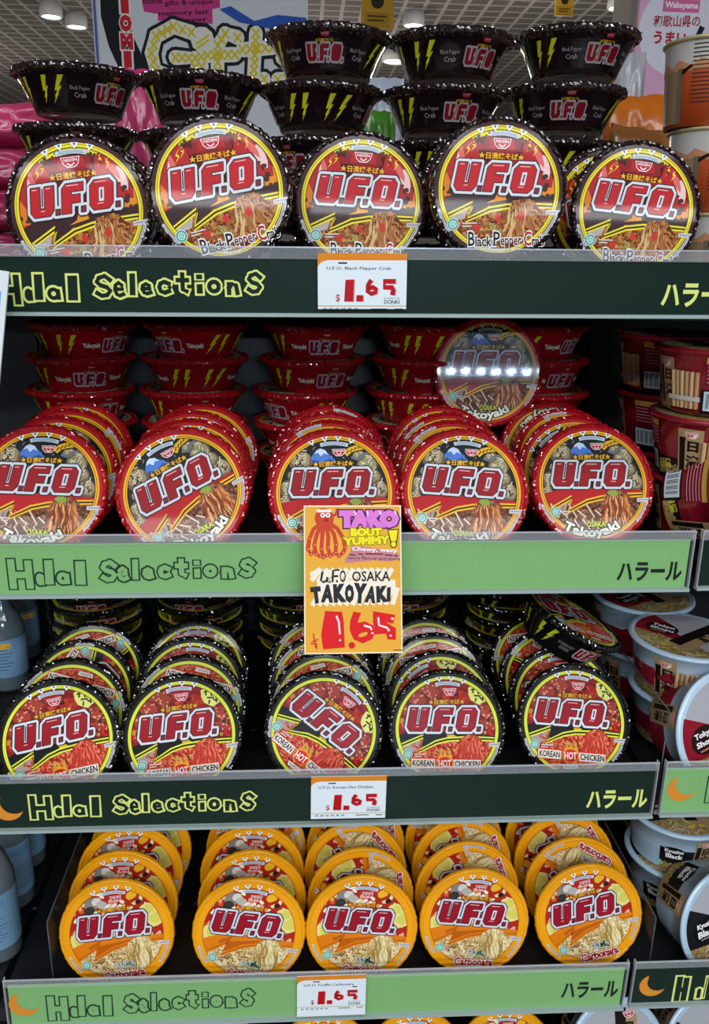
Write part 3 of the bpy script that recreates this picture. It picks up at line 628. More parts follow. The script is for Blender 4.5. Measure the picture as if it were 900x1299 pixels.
def bowl_meshes(kind):
    K = KIND[kind]; rnd = random.Random(kind)
    film = lambda h, rr, t='bowl': mat(t+'_film_'+h, h, rr, coat=.12 if t == 'bowl' else .9, spec=.25 if t == 'bowl' else .5, crough=.05, bump=(45, .35, 3) if t == 'bowl' else (70, .35, 2))
    b = MB(); body = film(K['body'], .15)
    prof = [(0, .0015), (.048, .0015), (.052, 0), (.057, .001), (.0595, .007), (.063, .015), (.0675, .026), (.0735, .038), (.079, .0465), (.0825, .0500)]
    b.lathe(prof, body, 96)
    A = side_art(K)
    def onside(x, y, L):
        a = x/.0705; z = .0085+y
        r0 = .0595
        for (r1, z1), (r2, z2) in zip(prof[4:], prof[5:]):
            if z1 <= z <= z2: r0 = r1+(r2-r1)*(z-z1)/(z2-z1)
        r0 += .0004+L*1.2e-5
        return (r0*sin(a), -r0*cos(a), z)
    b.art(A, onside)
    m1 = b.mesh('bowl_body')
    b = MB(); A = K['lid'](); r0 = .0815
    b.art(A, lambda x, y, L: (x*r0, y*r0, H-.0026+L*1e-5)); b.lathe([(0, H-.0028), (r0, H-.0028)], ink(K['rim']), 64)
    m2 = b.mesh('lid')
    b = MB(); rr = film(K['rim'], .12, 'rim') if kind != 'carb' else film(K['rim'], .25)
    ph = [rnd.uniform(0, 6.3) for _ in range(8)]
    amp = .0011 if kind != 'carb' else .0006
    tab = {}
    def jit(a, k):
        q = sum(sin(a*f+p) for f, p in zip((31, 47, 58, 73), ph))
        key = (round(a, 4), k)
        return (amp*.35*q+rnd.uniform(-.5, .5)*amp, amp*.3*sum(sin(a*f+p) for f, p in zip((23, 41, 67), ph[4:]))+rnd.uniform(-.4, .4)*amp)
    b.lathe([(.0800, H-.0010), (.0818, H+.0008), (.0840, H+.0004), (.0858, H-.0022), (.0864, H-.0050), (.0852, H-.0078), (.0815, H-.0085), (.0790, H-.0115)], rr, 190 if kind != 'carb' else 150, jit, smooth=kind == 'carb')
    m3 = b.mesh('shrink_film')
    MESH[kind] = (m1, m2, m3)
def bowl(kind, label, M, group):
    if kind not in MESH: bowl_meshes(kind)
    t = thing('noodle_bowl', label, 'noodle bowl', M.translation, M.to_3x3(), group)
    for nm, me in zip(('bowl_body', 'lid', 'shrink_film'), MESH[kind]):
        o = bpy.data.objects.new(nm, me); COL.objects.link(o); o.parent = t
    return t
def frame(C, n, spin):                                    # matrix of a bowl whose lid centre is C and faces n
    n = Vector(n).normalized(); up = Vector((0, 0, 1)) if abs(n.z) < .95 else Vector((0, 1, 0))
    u = (up-n*up.dot(n)).normalized(); r = u.cross(n); a = radians(spin)
    r2 = r*cos(a)+u*sin(a); u2 = -r*sin(a)+u*cos(a)
    M = Matrix((r2, u2, n)).transposed().to_4x4(); M.translation = Vector(C)-n*H
    return M
def facing(lean, yaw=0):
    a, y = radians(lean), radians(yaw); return Vector((sin(y)*cos(a), -cos(y)*cos(a), sin(a)))
RO = .0868
def front_lid(px, top, lean, floor, y=None, yaw=0):
    """lid centre of a bowl standing on its edge on a shelf floor, whose top shows at a pixel"""
    n = facing(lean, yaw); u = (Vector((0, 0, 1))-n*n.z).normalized()
    zc = floor+RO*cos(radians(lean))
    def mk(yy): P = at(px, 600, yy); return Vector((P.x, yy, zc))
    def fix(yy):                                           # x so that the centre shows at px
        x = mk(yy).x
        for _ in range(4): x -= (proj((x, yy, zc))[0]-px)*depth((x, yy, zc))/FPX
        return Vector((x, yy, zc))
    if y is None:
        lo, hi = -.05, .35
        for _ in range(40):
            y = (lo+hi)/2
            if proj(fix(y)+u*RO)[1] > top: lo = y
            else: hi = y
    return fix(max(y, RO*sin(radians(lean))+.001)), n
ORD = ['front', 'second', 'third', 'fourth']
COLN = ['far left', 'left of centre', 'middle', 'right of centre', 'far right']
def column(kind, shelf, ci, px, top, lean, spins, y=None, yaw=0, step=.0615, dx=0, dz=0):
    K = KIND[kind]; C, n = front_lid(px, top, lean, FL[shelf]+dz, y, yaw)
    rnd = random.Random(ci*10+shelf)
    for k, sp in enumerate(spins):
        P = C+Vector((dx*k+rnd.uniform(-.004, .004)*(k > 0), step*k, 0)); m = facing(lean+(rnd.uniform(-1, 1) if k else 0), yaw+(rnd.uniform(-3, 3) if k else 0))
        say = f"{K['say']} bowl on edge, {('front one', 'second row back', 'third row back', 'rearmost row')[k]}, {COLN[ci]} column"
        bowl(kind, say, frame(P, m, sp), f"{K['say']} bowls in columns on a shelf")
    return C
# highest shelf
ROW1 = [(100, 166, .086, 7, [8, 20], 0), (278.5, 147, .078, 8, [10.5, 0], .025), (458, 170, .137, 8, [-3, 20], .019), (634, 148, .098, 8, [-2, 30], .035), (808.5, 177, .132, 8, [-6, 20], .017)]
for ci, (px, top, y, ln, sp, dz) in enumerate(ROW1): column('crab', 1, ci, px, top, ln, sp, y=y, dx=(-.012 if ci in (2, 4) else 0), dz=dz)
ROW2 = [(50, 537, 25, [-1, 20, 60, 10]), (231.5, 540, 25, [30, 10, -20, 40]), (424.5, 542, 25, [2, 140, 60, 100]), (590, 542, 25, [-3, 150, 160, 40]), (753.5, 536, 25, [1, 40, 130, 200])]
for ci, (px, top, ln, sp) in enumerate(ROW2): column('tako', 2, ci, px, top, ln, sp, step=.0605)
ROW3 = [(73, 859, 26, [13, 165, -122, 200]), (230.5, 854, 26, [7, 165, -5, 5]), (411, 850, 26, [-37, 195, 170, 160]), (568, 848, 26, [0, 35, 190, 180]), (729.5, 841, 26, [-4, 5, 160, 190])]
for ci, (px, top, ln, sp) in enumerate(ROW3): column('hot', 3, ci, px, top, ln, sp)
ROW4 = [(148, 1115, 13, [6, 3, 6, 0]), (316, 1114, 13, [-7, 0, -4, 40]), (459.5, 1110, 13, [-4, 95, 130, 95]), (602.5, 1102, 13, [-5, 110, 105, 175]), (748, 1096, 13, [13, 150, 120, 15])]
for ci, (px, top, ln, sp) in enumerate(ROW4): column('carb', 4, ci, px, top, ln, sp)
for ci, (px, top) in enumerate(((150, 1293), (275, 1289), (411, 1286), (527, 1283), (641, 1279))):
    C, n = front_lid(px, top, 13, FL[5]); K = KIND['carb']
    bowl('carb', f"orange truffle carbonara bowl cut off by the lower edge, {['first', 'second', 'third', 'fourth', 'fifth'][ci]} from left", frame(C, n, 0), 'orange bowls on the lowest shelf')
# flat stacks behind
def stack(kind, shelf, ci, y, tops, nlev, extra='', gname=''):
    """tops: (centre pixel x, rim pixel y or None, turn of the side lettering) from the topmost bowl down"""
    K = KIND[kind]; z_top = at(tops[0][0], tops[0][1], y).z; fl = FL[shelf]; sp = (z_top-fl)/nlev
    x = None
    for k in range(nlev):
        px, turn = (tops[k][0], tops[k][2]) if k < len(tops) else (None, random.uniform(-90, 90))
        z = fl+sp*(nlev-1-k)
        if px is not None: x = at(px, 0, y).x; x = atx(px, y, z+.05)
        M = Matrix.Rotation(radians(turn), 4, 'Z'); M.translation = Vector((x, y, z))
        lev = ['topmost', 'second from top', 'third from top', 'fourth from top', 'fifth from top', 'sixth from top'][k]
        bowl(kind, f"{K['say']} bowl lying flat, {lev} of {COLN[ci]} stack", M, f"{K['say']} bowls stacked flat behind")
    return sp
def atx(px, y, z):
    x = at(px, 300, y).x
    for _ in range(5): x -= (proj((x, y, z))[0]-px)*depth((x, y, z))/FPX
    return x
SP = []
for ci, (y, tops, n) in enumerate([(.315, [(98, 78, 54), (99, 133, 12), (100, 190, 30)], 4), (.30, [(255, 90, 5), (255, 140, -10), (255, 190, 40)], 4),
        (.30, [(417, 36, -5), (408, 88, 85), (406, 143, -36)], 5), (.30, [(573, 40, 28), (563, 96, 14), (563, 148, 80)], 5), (.30, [(732, 34, 17), (716, 92, -9), (712, 145, 110)], 5)]):
    SP.append(stack('crab', 1, ci, y, tops, n))
for ci, (tops, n) in enumerate([([(107, 411, 58), (104, 455, 24), (104, 498, 45)], 5), ([(249, 411, -32), (248, 456, 100), (246, 498, 20)], 5), ([(402, 413, 11), (397, 455, 27), (387, 498, -45)], 5),
        ([(542, 412, 85), (536, 456, 30), (530, 497, 60)], 5), ([(681, 412, 45), (681, 460, 24), (681, 500, 10)], 5)]):
    SP.append(stack('tako', 2, ci, .405, tops, n))
for ci, px in enumerate((119, 250, 378, 510, 642)):
    SP.append(stack('hot', 3, ci, .425, [(px, 752, [10, -4, 20, 0, 30][ci]), (px+4, 790, 20)], 5))
print('stack spacings', [round(s, 4) for s in SP])
# the loose ones
zc = FPX*.172/139; d = ray(620, 472); C = CAM+d*zc
bowl('tako', 'red takoyaki bowl standing high on the others, lid glaring with lamp reflections', frame(C, facing(8, -5), 2), None)
STAND = C
n = Vector((sin(radians(27)), -.04, cos(radians(27))))
bowl('hot', 'black Korean hot chicken bowl lying tilted on top of the far right column', frame(at(728, 780, .2), n, -62), None)
# ------------------------------------------------------------------ price tags and signs
WHITE = paint('dfe6ea', .45); INKBLK = paint('23242a', .5); RED = paint('b3121c', .45); ORG = paint('d98324', .5)
def card_frame(tl, tr, bl_, y0, y1):
    """origin (top left), right, up and size of a card hung between two depths, from its pixel corners"""
    A, B = at(*tl, y0), at(*tr, y0); D = at(*bl_, y1)
    ex = (B-A); w_ = ex.length; ex.normalize(); dn = D-A; dn -= ex*dn.dot(ex); h_ = dn.length; ez = -dn/h_; ey = ez.cross(ex)
    return A, Matrix((ex, ey, ez)).transposed(), w_, h_
def card(name, label, cat, tl, tr, bl_, y0, y1, draw, base, group=None, thick=.0012):
    """a printed card: artwork in a frame 1 wide, y from 0 (top) to -height/width"""
    A, rot, w_, h_ = card_frame(tl, tr, bl_, y0, y1)
    b = MB(); b.box(0, w_, 0, thick, -h_, 0, base)
    art = Art(); draw(art, h_/w_); b.art(art, lambda x, y, L: (x*w_, -.00005-L*8e-6, y*w_))
    o = b.build(name); M = rot.to_4x4(); M.translation = A; o.matrix_world = M
    return tag(o, label, cat, group)
D1 = [(0, 0), (0, 1), (.8, 1), (.85, 0)]
def price(title, sub):
    def d(A, h):
        A.rect(.0, -h, 1, 0, WHITE); A.rect(0, -.075, 1, 0, ORG)
        A.poly([(0, -.07), (.14, -.07), (.07, -.085), (.025, -.11), (0, -.15)], ORG)
        A.text(title, .46, -.165, .042, INKBLK, .012, w=.72); A.strokes([[(.23, -.105), (.33, -.105)]], .018, INKBLK)
        if sub: A.strokes([[(.8, -.215), (.87, -.215)]], .018, INKBLK)
        for dx, dy, c in ((.012, -.006, paint('e3a8a4')), (0, 0, RED)):
            A.poly([(.295+dx, -.52+dy), (.31+dx, -.285+dy), (.41+dx, -.28+dy), (.4+dx, -.52+dy)], c)
            A.poly([(.43+dx, -.52+dy), (.435+dx, -.45+dy), (.51+dx, -.45+dy), (.51+dx, -.52+dy)], c)
            A.strokes([[(.6+dx, -.285+dy), (.565+dx, -.34+dy), (.56+dx, -.41+dy), (.6+dx, -.435+dy), (.65+dx, -.42+dy), (.655+dx, -.385+dy), (.62+dx, -.365+dy), (.57+dx, -.375+dy)]], .05, c)
            A.strokes([[(.875+dx, -.3+dy), (.745+dx, -.3+dy), (.75+dx, -.365+dy), (.835+dx, -.365+dy), (.85+dx, -.395+dy), (.84+dx, -.45+dy)]], .055, c)
        A.text('$', .225, -.485, .085, RED, .012)
        A.text('DONDON', .835, -.485, .02, INKBLK, 0, w=.17, res=1); A.text('DONKI', .835, -.525, .04, INKBLK, .02, w=.17)
        A.rect(.0, -.575, 1, -.562, paint('c9b48a'))
        A.strokes([[(.05+.014*i, -.59), (.05+.014*i, -.615)] for i in range(30) if (i*7) % 5 not in (0, 3)], .008, INKBLK)
        A.strokes([[(.6, -.603), (.78, -.603)], [(.87, -.603), (.96, -.603)]], .012, INKBLK)
    return d
GT = 'price tags on the label rails'
card('price_tag', 'white price tag for the black pepper crab bowls, on the highest dark rail', 'price tag', (403, 321), (517, 321.5), (405, 392), -.0115, -.012, price('U.F.O. Black Pepper Crab', 0), WHITE, GT)
card('price_tag', 'white price tag for the Korean hot chicken bowls, on the lower dark rail', 'price tag', (395, 985.5), (491, 984), (396, 1039), -.0115, -.012, price('U.F.O. Korean Hot Chicken', 0), WHITE, GT)
card('price_tag', 'white price tag for the truffle carbonara bowls, on the lowest pale rail', 'price tag', (377, 1239), (465, 1236), (378, 1290), -.0115, -.012, price('U.F.O Truffle Carbonara', 1), WHITE, GT)

def tako_sign(A, h):
    A.rect(0, -h, 1, 0, paint('efe2c4')); A.rect(.012, -h+.012, .988, -.012, paint('e2a436'))
    k = 1/760; X = lambda px: (px-30)*k
    def Y(py): return -(py-68)*k*h/(1130*k)
    r = random.Random(4)
    # plain octopus
    OC = paint('c4402a')
    for sx, L in ((-1, [(150, 215), (105, 250), (75, 320), (60, 400), (85, 440), (110, 415)]), (-1, [(165, 225), (130, 290), (110, 370), (125, 440), (155, 455)]), (1, [(180, 230), (172, 310), (165, 400), (180, 465), (205, 450)]),
                  (1, [(205, 230), (220, 310), (215, 390), (235, 455), (260, 440)]), (1, [(225, 225), (265, 290), (280, 370), (275, 430), (300, 455), (325, 435)]), (1, [(240, 210), (290, 245), (335, 320), (350, 390), (335, 430)])):
        A.strokes([[(X(a), Y(c)) for a, c in L]], .042, OC); A.discs([(X(a), Y(c), .021) for a, c in L[1:]], OC)
        A.discs([(X(a)+.004, Y(c), .007) for a, c in L[2:]], paint('eaa08c'))
    A.blob(X(190), Y(165), .1, OC, .105, .04, 20, r)
    A.strokes([[(X(240), Y(150)), (X(275), Y(140)), (X(292), Y(110)), (X(285), Y(92))]], .03, OC)
    for x in (178, 218): A.disc(X(x), Y(142), .024, paint('f4f0e8'), 14); A.disc(X(x), Y(142), .01, INKBLK, 10)
    A.disc(X(205), Y(180), .02, paint('8c2418'), 12)
    A.poly([(X(128), Y(98)), (X(250), Y(98)), (X(244), Y(120)), (X(134), Y(120))], paint('e8e2dc'))
    def fatword(t, x0, x1, y0, y1, c, edge, o=.12, rot=0):
        A.text(t, (X(x0)+X(x1))/2, (Y(y0)+Y(y1))/2, Y(y0)-Y(y1), paint(edge), o+.07, rot, w=X(x1)-X(x0)); A.text(t, (X(x0)+X(x1))/2, (Y(y0)+Y(y1))/2, Y(y0)-Y(y1), paint(c), o, rot, w=X(x1)-X(x0))
    fatword('TAKO', 320, 755, 120, 225, 'd878cc', '50204c', .11)
    A.strokes([[(X(x), Y(110)), (X(x+12), Y(140))] for x in (425, 520, 620, 740)], .014, paint('f6e0f2'))
    fatword('BOUT', 400, 630, 248, 300, 'ecdf1e', '8c8414', .07); fatword('YUMMY', 345, 690, 312, 365, 'ecdf1e', '8c8414', .06, 2)
    for o, c in ((.012, '4c4814'), (0, 'ecdf1e')):
        A.poly([(X(690)-o, Y(262)+o), (X(762)+o, Y(258)+o), (X(748)+o, Y(345)-o), (X(710)-o, Y(345)-o)], paint(c)); A.disc(X(728), Y(368), .026+o, paint(c), 14)
    A.poly([(X(345), Y(510)), (X(350), Y(470)), (X(385), Y(440)), (X(400), Y(375)), (X(600), Y(400)), (X(770), Y(440)), (X(775), Y(480)), (X(700), Y(500)), (X(560), Y(490))], paint('c27a84'))
    A.text('Chewy, wavy', X(580), Y(412), .05, paint('f6f0f0'), .02, -3, w=X(755)-X(405))
    A.strokes([[(X(x), Y(y)), (X(x+w_), Y(y+4))] for x, y, w_ in ((380, 445, 50), (450, 440, 40), (505, 440, 140), (660, 450, 60), (730, 455, 30))], .012, INKBLK)
    A.text('sauce flavour and more', X(575), Y(474), .03, INKBLK, .01, -2, w=X(775)-X(370), res=1)
    A.strokes([[(X(80), Y(600)), (X(160), Y(555))]]+[[(X(85+i*52), Y(640+12*(i % 2))), (X(165+i*50), Y(552))] for i in range(12)], .05, paint('ece0cc'))
    A.strokes([[(X(90+i*52), Y(830)), (X(180+i*48), Y(700))] for i in range(13)], .05, paint('ece0cc')); A.rect(X(130), Y(760), X(740), Y(640), paint('ece0cc'))
    P = lambda L: [(X(a), Y(b)) for a, b in L]
    A.strokes([P([(175, 570), (160, 640), (180, 655), (205, 640), (212, 615)]), P([(212, 615), (206, 655)]), P([(250, 655), (255, 565), (305, 560)]), P([(252, 610), (295, 608)])], .022, INKBLK)
    A.discs([(X(228), Y(652), .012), (X(285), Y(648), .012)], INKBLK)
    A.text('O', X(330), Y(610), .12, INKBLK, .02, w=.06); A.text('OSAKA', X(550), Y(612), .1, INKBLK, .02, w=X(695)-X(402))
    x = 70
    for c, wd, y0, y1, rt in (('T', 85, 690, 812, 6), ('A', 95, 675, 805, -3), ('K', 90, 672, 805, 3), ('O', 80, 675, 808, 0), ('Y', 90, 668, 815, -4), ('A', 85, 690, 812, -8), ('K', 85, 690, 808, 2), ('I', 40, 700, 805, -5)):
        if c == 'I': A.poly([(X(x+14), Y(y0)), (X(x+44), Y(y0-6)), (X(x+40), Y(y1)), (X(x+10), Y(y1+3))], INKBLK)
        else: A.text(c, X(x+wd/2+10), Y((y0+y1)/2), (Y(y0)-Y(y1))*.84, INKBLK, .09, rt, w=wd*k*.72); x += wd*.965
    R2 = paint('d5161c')
    A.poly(P([(160, 1050), (175, 960), (192, 872), (322, 880), (335, 960), (342, 1150), (175, 1162), (165, 1100)]), R2)
    A.poly(P([(410, 880), (470, 890), (440, 965), (500, 955), (560, 985), (578, 1040), (555, 1090), (480, 1122), (410, 1090), (380, 1020), (385, 950)]), R2)
    A.poly(P([(562, 878), (735, 908), (718, 975), (660, 962), (740, 1010), (738, 1098), (675, 1095), (660, 1050), (575, 1055), (562, 960)]), R2)
    A.disc(X(396), Y(1135), .034, R2, 18); A.disc(X(483), Y(1055), .05, paint('e2a436'), 16, .02, .3)
    A.strokes([P([(278, 910), (298, 960), (304, 1050)]), P([(490, 985), (540, 1000), (552, 1020)]), P([(602, 925), (608, 985), (670, 1005), (688, 1030)])], .018, paint('f4e4e0'))
    A.discs([(X(305), Y(1095), .011), (X(557), Y(1045), .01), (X(712), Y(937), .013), (X(698), Y(1066), .01)], paint('f4e4e0'))
    A.strokes([P([(100, 1040), (104, 1075), (125, 1160)]), P([(138, 1085), (90, 1105), (80, 1120), (130, 1122), (126, 1140), (108, 1142)])], .012, R2)
    A.strokes([P([(720, 1175), (790, 1176)])], .01, paint('6a5020'))
card('handwritten_sign', 'orange handwritten takoyaki sign with big red price, hanging over the pale rail', 'sign', (385.5, 641.5), (509, 641), (392, 830), -.012, -.075, tako_sign, paint('efe2c4'))

def left_sign(A, h):
    A.rect(0, -h, 1, 0, paint('d3d8db')); A.poly([(.0, -.32), (.84, -.34), (.9, -.38), (.9, -1.02), (.86, -1.08), (0, -1.08)], paint('6aa6d6'))
    A.blob(.74, -.52, .16, paint('e4dc9c'), .06, .2, 12); A.blob(.7, -.56, .16, paint('b4b844'), .04, .2, 12)
    A.poly([(.3, -.92), (.3, -.76), (.7, -.74), (.78, -.8), (.72, -.92)], paint('d07c34')); A.strokes([[(.3, -.97), (.8, -.97)]], .02, paint('2c4c9c'))
    A.poly([(0, -1.25), (.86, -1.22), (.9, -1.3), (.0, -1.33)], INKBLK); A.strokes([[(.1, -1.56), (.88, -1.56)]], .025, paint('3c4c9c'))
    A.strokes([[(.1, -1.68-.04*i), (.9, -1.68-.04*i)] for i in range(4)], .014, paint('8a9096')); A.strokes([[(.5, -.18), (.66, -.2)]], .06, paint('26386c'))
card('hanging_sign', 'white sign with a blue panel at the left edge, hung over the dark rail', 'sign', (-62, 333), (11.5, 344.5), (-58, 522), -.05, -.075, left_sign, paint('d3d8db'), thick=.003)

# ------------------------------------------------------------------ clear dividers on the shelves
WIRE = mat('divider_clear_edge', '33393e', .3)
def divider(label, px, pyb, pyt, pxt, shelf, length):
    A = at(px, pyb, .012); z0 = FL[shelf]; B = at(pxt, pyt, .012); hgt = max(.05, B.z-z0)
    t = thing('shelf_divider', label, 'divider', (A.x, .012, z0)); L = length
    b = MB(); b.box(-.0006, .0006, 0, L, .001, hgt, clear('divider_sheet', (.94, .96, .98), .03, .1, .0)); b.build('sheet', t)
    b = MB(); b.tube([(0, 0, 0), (0, 0, hgt), (0, L, hgt)], .0012, WIRE, 6); b.build('rod', t)
divider('thin clear divider beside the far left orange bowls', 67, 1236, 1170, 70, 4, .25)
divider('thin clear divider between the orange bowls and the pale blue cups', 825, 1216, 1165, 819, 4, .25)
divider('thin clear divider between the black bowls and the fallen maroon ramen bowl', 840, 968, 902, 832, 3, .25)

# ------------------------------------------------------------------ neighbouring goods: ramen bowls and cups
CUPS = {}
speckle('ramen_photo', ['6a4e2e', 'a88c60', '8a6a40', 'b8a078', '5c642c', 'a88c34'], 260)
def cyl(r0, r1, h, lift=.0006):
    def fn(x, y, L):
        t = y/h; r = r0+(r1-r0)*t+lift+L*8e-6; a = x/((r0+r1)/2); return (r*sin(a), -r*cos(a), y)
    return fn
WOOD = mat('chopstick_wood', 'b98a5e', .5); WOOD2 = mat('chopstick_wood_pale', 'cda878', .5)
BEIGE = ink('a88a64'); KAN = ink('1c1614')
def kana_label(A, x, y0, y1, w_):
    A.rect(x-w_/2, y0, x+w_/2, y1, BEIGE); A.strokes([[(x-w_*.5, y0+(y1-y0)*.07*i), (x+w_*.5, y0+(y1-y0)*.07*i)] for i in range(1, 14)], w_*.02, ink('97794f'))
    h = y1-y0; badge(A, x+w_*.05, y1-h*.12, w_*.26)
    A.text('日', x+w_*.12, y1-h*.36, h*.2, KAN, .05, w=w_*.4); A.text('清', x+w_*.12, y1-h*.68, h*.26, KAN, .04, w=w_*.5)
    for i, c in enumerate('らーめん'): A.text(c, x-w_*.32, y1-h*(.42+.14*i), h*.09, KAN, .02, rot=90 if c == 'ー' else 0)
def cup_lid_art(kind):
    A = Art(.93); r = random.Random(8)
    base, strip, word = {'red': ('7a1424', '14141a', 'Tonkotsu'), 'white': ('b9d0e2', '8c1a28', 'Tokyo Shoyu'), 'blue': ('a8c2d4', '1a1a1e', 'Kyushu Black')}[kind]
    A.clip = None; A.disc(0, 0, .97, ink(base), 64); A.clip = .93
    A.disc(0, 0, .9, ink('a8a8ae' if kind != 'red' else '4a1020'), 64)
    P = [(.92*cos(radians(a)), .92*sin(radians(a))) for a in range(150, 262, 6)]
    A.poly(P+[(.1, -.3), (-.2, -.02), (-.3, .2)], ink(strip))
    A.poly([(.92*cos(radians(a)), .92*sin(radians(a))) for a in range(200, 330, 6)]+[(.2, -.3), (-.3, -.34)], speckle('ramen_photo', ['6a4e2e', 'a88c60', '8a6a40', 'b8a078', '5c642c', 'a88c34'], 260))
    noodles(A, r, -.7, .4, -.85, -.45, ['d8c4a0', 'b09468'], 22, .03, .25, .05)
    for _ in range(12): A.blob(r.uniform(-.6, .3), r.uniform(-.7, -.45), .06, ink(r.choice(['d8b83c', '8c9a3c', 'c8a840'])), .05, .3, 8, r)
    A.disc(-.46, -.02, .3, ink('2a1416' if kind != 'blue' else '101012'), 28, .25)
    a, b_ = (word.split(' ')+[''])[:2]
    A.text(a, -.46, .07, .12, ink('f0ecea'), .04, 4, w=.4); A.text(b_, -.44, -.08, .12, ink('f0ecea'), .04, 4, w=.42)
    A.strokes([[(-.6, -.2), (-.34, -.18)]], .03, ink('c07858' if kind != 'blue' else '8a8a90'))
    M = lambda L: [(x*.96+y*.25, y*.96-x*.25) for x, y in L]
    A.poly(M([(.02, -.62), (.42, -.62), (.42, .7), (.02, .7)]), BEIGE)
    for i, c in enumerate('らーめん'): A.text(c, .1-.07*0+(-.1+.13*i)*-.25+.02, .34-.2*i, .15, KAN, .03, -14+(90 if c == 'ー' else 0))
    A.text('日', .36, .36, .2, KAN, .05, -14); A.text('清', .3, .06, .24, KAN, .05, -14)
    badge(A, .42, .62, .13)
    return A
def cup_meshes(kind):
    R1, R0, h = .088, .066, .088
    top, low = {'red': ('8c1228', '7a1022'), 'white': ('bcd2e4', '8c1a2c'), 'blue': ('b2cadb', 'a9c1d2')}[kind]
    fm = mat('cup_'+top, top, .25, coat=.5, crough=.06); fl = mat('cup_'+low, low, .25, coat=.5, crough=.06)
    b = MB(); b.lathe([(0, .001), (R0-.008, .001), (R0-.004, 0), (R0, .003), (R0+.001*1, .004)], fl, 80)
    rr = lambda z: R0+.001+(R1-.006-R0-.001)*((z-.004)/(h-.012)) ; split = .045
    b.lathe([(rr(.004), .004), (rr(split), split)], fl, 80); b.lathe([(rr(split), split), (rr(h-.008), h-.008), (R1-.002, h-.007), (R1, h-.004), (R1-.001, h-.001), (R1-.005, h)], fm, 80)
    A = Art(); r = random.Random(2); mid = 2*pi*.075
    dark = ink({'red': '16101a', 'white': '8c1a2c', 'blue': '17171b'}[kind])
    for s in (-.155, .155, .0):
        x = s-.04
        A.rect(x-.03, .006, x+.045, .052 if kind != 'red' else .03, dark)
        A.poly([(x-.03+.005*i, .006+(.012 if i % 2 else .016)) for i in range(16)]+[(x+.045, .004), (x-.03, .004)], speckle('ramen_photo', []))
        if kind == 'blue':
            A.disc(x-.008, .042, .021, ink('101012'), 24, .015); A.text('Kyushu', x-.008, .047, .009, ink('f0ecea'), .04, 4, w=.028); A.text('Black', x-.007, .037, .009, ink('f0ecea'), .04, 4, w=.026)
            halal(A, x-.03, .016, .006)
        if kind == 'red': A.text('日清', x, .02, .012, ink('c4c43c'), .04, 8)
        kana_label(A, x+.04, .008, .074, .032)
    if kind == 'red':
        for s in (.085, -.085, .24):
            A.rect(s-.03, .004, s+.03, .036, ink('141018')); A.rect(s-.026, .008, s+.026, .034, ink('c6d4dc'))
            A.strokes([[(s-.022+.0021*i, .011), (s-.022+.0021*i, .031)] for i in range(21) if i % 4 != 2], .0011, KAN)
            A.rect(s-.026, .042, s+.034, .074, ink('7a1428')); A.strokes([[(s-.024, .046+.005*i), (s+.032, .046+.005*i)] for i in range(6)], .0007, ink('d8c8c8')); A.rect(s-.026, .07, s+.034, .078, ink('c89a4c'))
    elif kind == 'white':
        A.strokes([[(.07, .07), (.09, .07)], [(.07, .065), (.1, .065)]], .001, ink('6a7a8a')); A.poly([(-.1+.01*i, .042+.006*((i*7) % 3)) for i in range(30)]+[(.2, .036), (-.1, .036)], fl)
    slice_art(A, .008)
    b.art(A, lambda x, y, L: ((rr(y)+.0007+L*6e-6)*sin(x/.075), -(rr(y)+.0007+L*6e-6)*cos(x/.075), y))
    m1 = b.mesh('cup_body')
    b = MB(); A = cup_lid_art(kind); r0 = R1-.003; b.art(A, lambda x, y, L: (x*r0, y*r0, h-.001+L*6e-6)); b.lathe([(0, h-.0016), (r0, h-.0016)], fm, 48); m2 = b.mesh('lid')
    a0 = .018
    b = MB()
    for i in range(6):
        a = (a0+.0+i*.0064)/.075; q = rr(.03)+.004
        b.tube([((rr(.010)+.004)*sin(a), -(rr(.010)+.004)*cos(a), .010), ((rr(.058)+.004)*sin(a), -(rr(.058)+.004)*cos(a), .058)], .0031, WOOD if i % 2 else WOOD2, 6)
    m3 = b.mesh('chopsticks')
    b = MB(); A = Art(); A.rect(a0-.006, .020, a0+.038, .026, ink('c9c4bc')); slice_art(A, .006)
    b.art(A, lambda x, y, L: ((rr(y)+.0078)*sin(x/.075), -(rr(y)+.0078)*cos(x/.075), y)); m4 = b.mesh('paper_band')
    CUPS[kind] = (m1, m2, m3, m4, h)
GC = 'ramen bowls with chopsticks on the right hand shelves'
def cup(kind, label, M):
    if kind not in CUPS: cup_meshes(kind)
    t = thing('ramen_bowl', label, 'ramen bowl', M.translation, M.to_3x3(), GC); os_ = []
    for nm, me in zip(('cup_body', 'lid', 'chopsticks', 'paper_band'), CUPS[kind][:4]):
        o = bpy.data.objects.new(nm, me); COL.objects.link(o); o.parent = t; os_.append(o)
    os_[3].parent = os_[2]
    return t
def upright(kind, label, px, y, z, turn):
    M = Matrix.Rotation(radians(turn), 4, 'Z'); M.translation = Vector((atx(px, y, z+.05), y, z)); return cup(kind, label, M)
def lying(kind, label, px, py, y, n, spin):
    C = at(px, py, y); n = Vector(n).normalized(); up = Vector((0, 0, 1)); u = (up-n*up.dot(n)).normalized(); r = u.cross(n); a = radians(spin)
    M = Matrix((r*cos(a)+u*sin(a), -r*sin(a)+u*cos(a), n)).transposed().to_4x4(); M.translation = C-n*.088; return cup(kind, label, M)
hz = .0895
upright('red', 'red ramen bowl with barcode, topmost of the red stack at the right edge', 912, .125, FL[2]+2*hz, -83)
upright('red', 'red ramen bowl with beige character label, middle of the red stack at the right edge', 903, .12, FL[2]+hz, -46)
upright('red', 'red ramen bowl, lowest of the red stack at the right edge, half hidden', 902, .122, FL[2], 20)
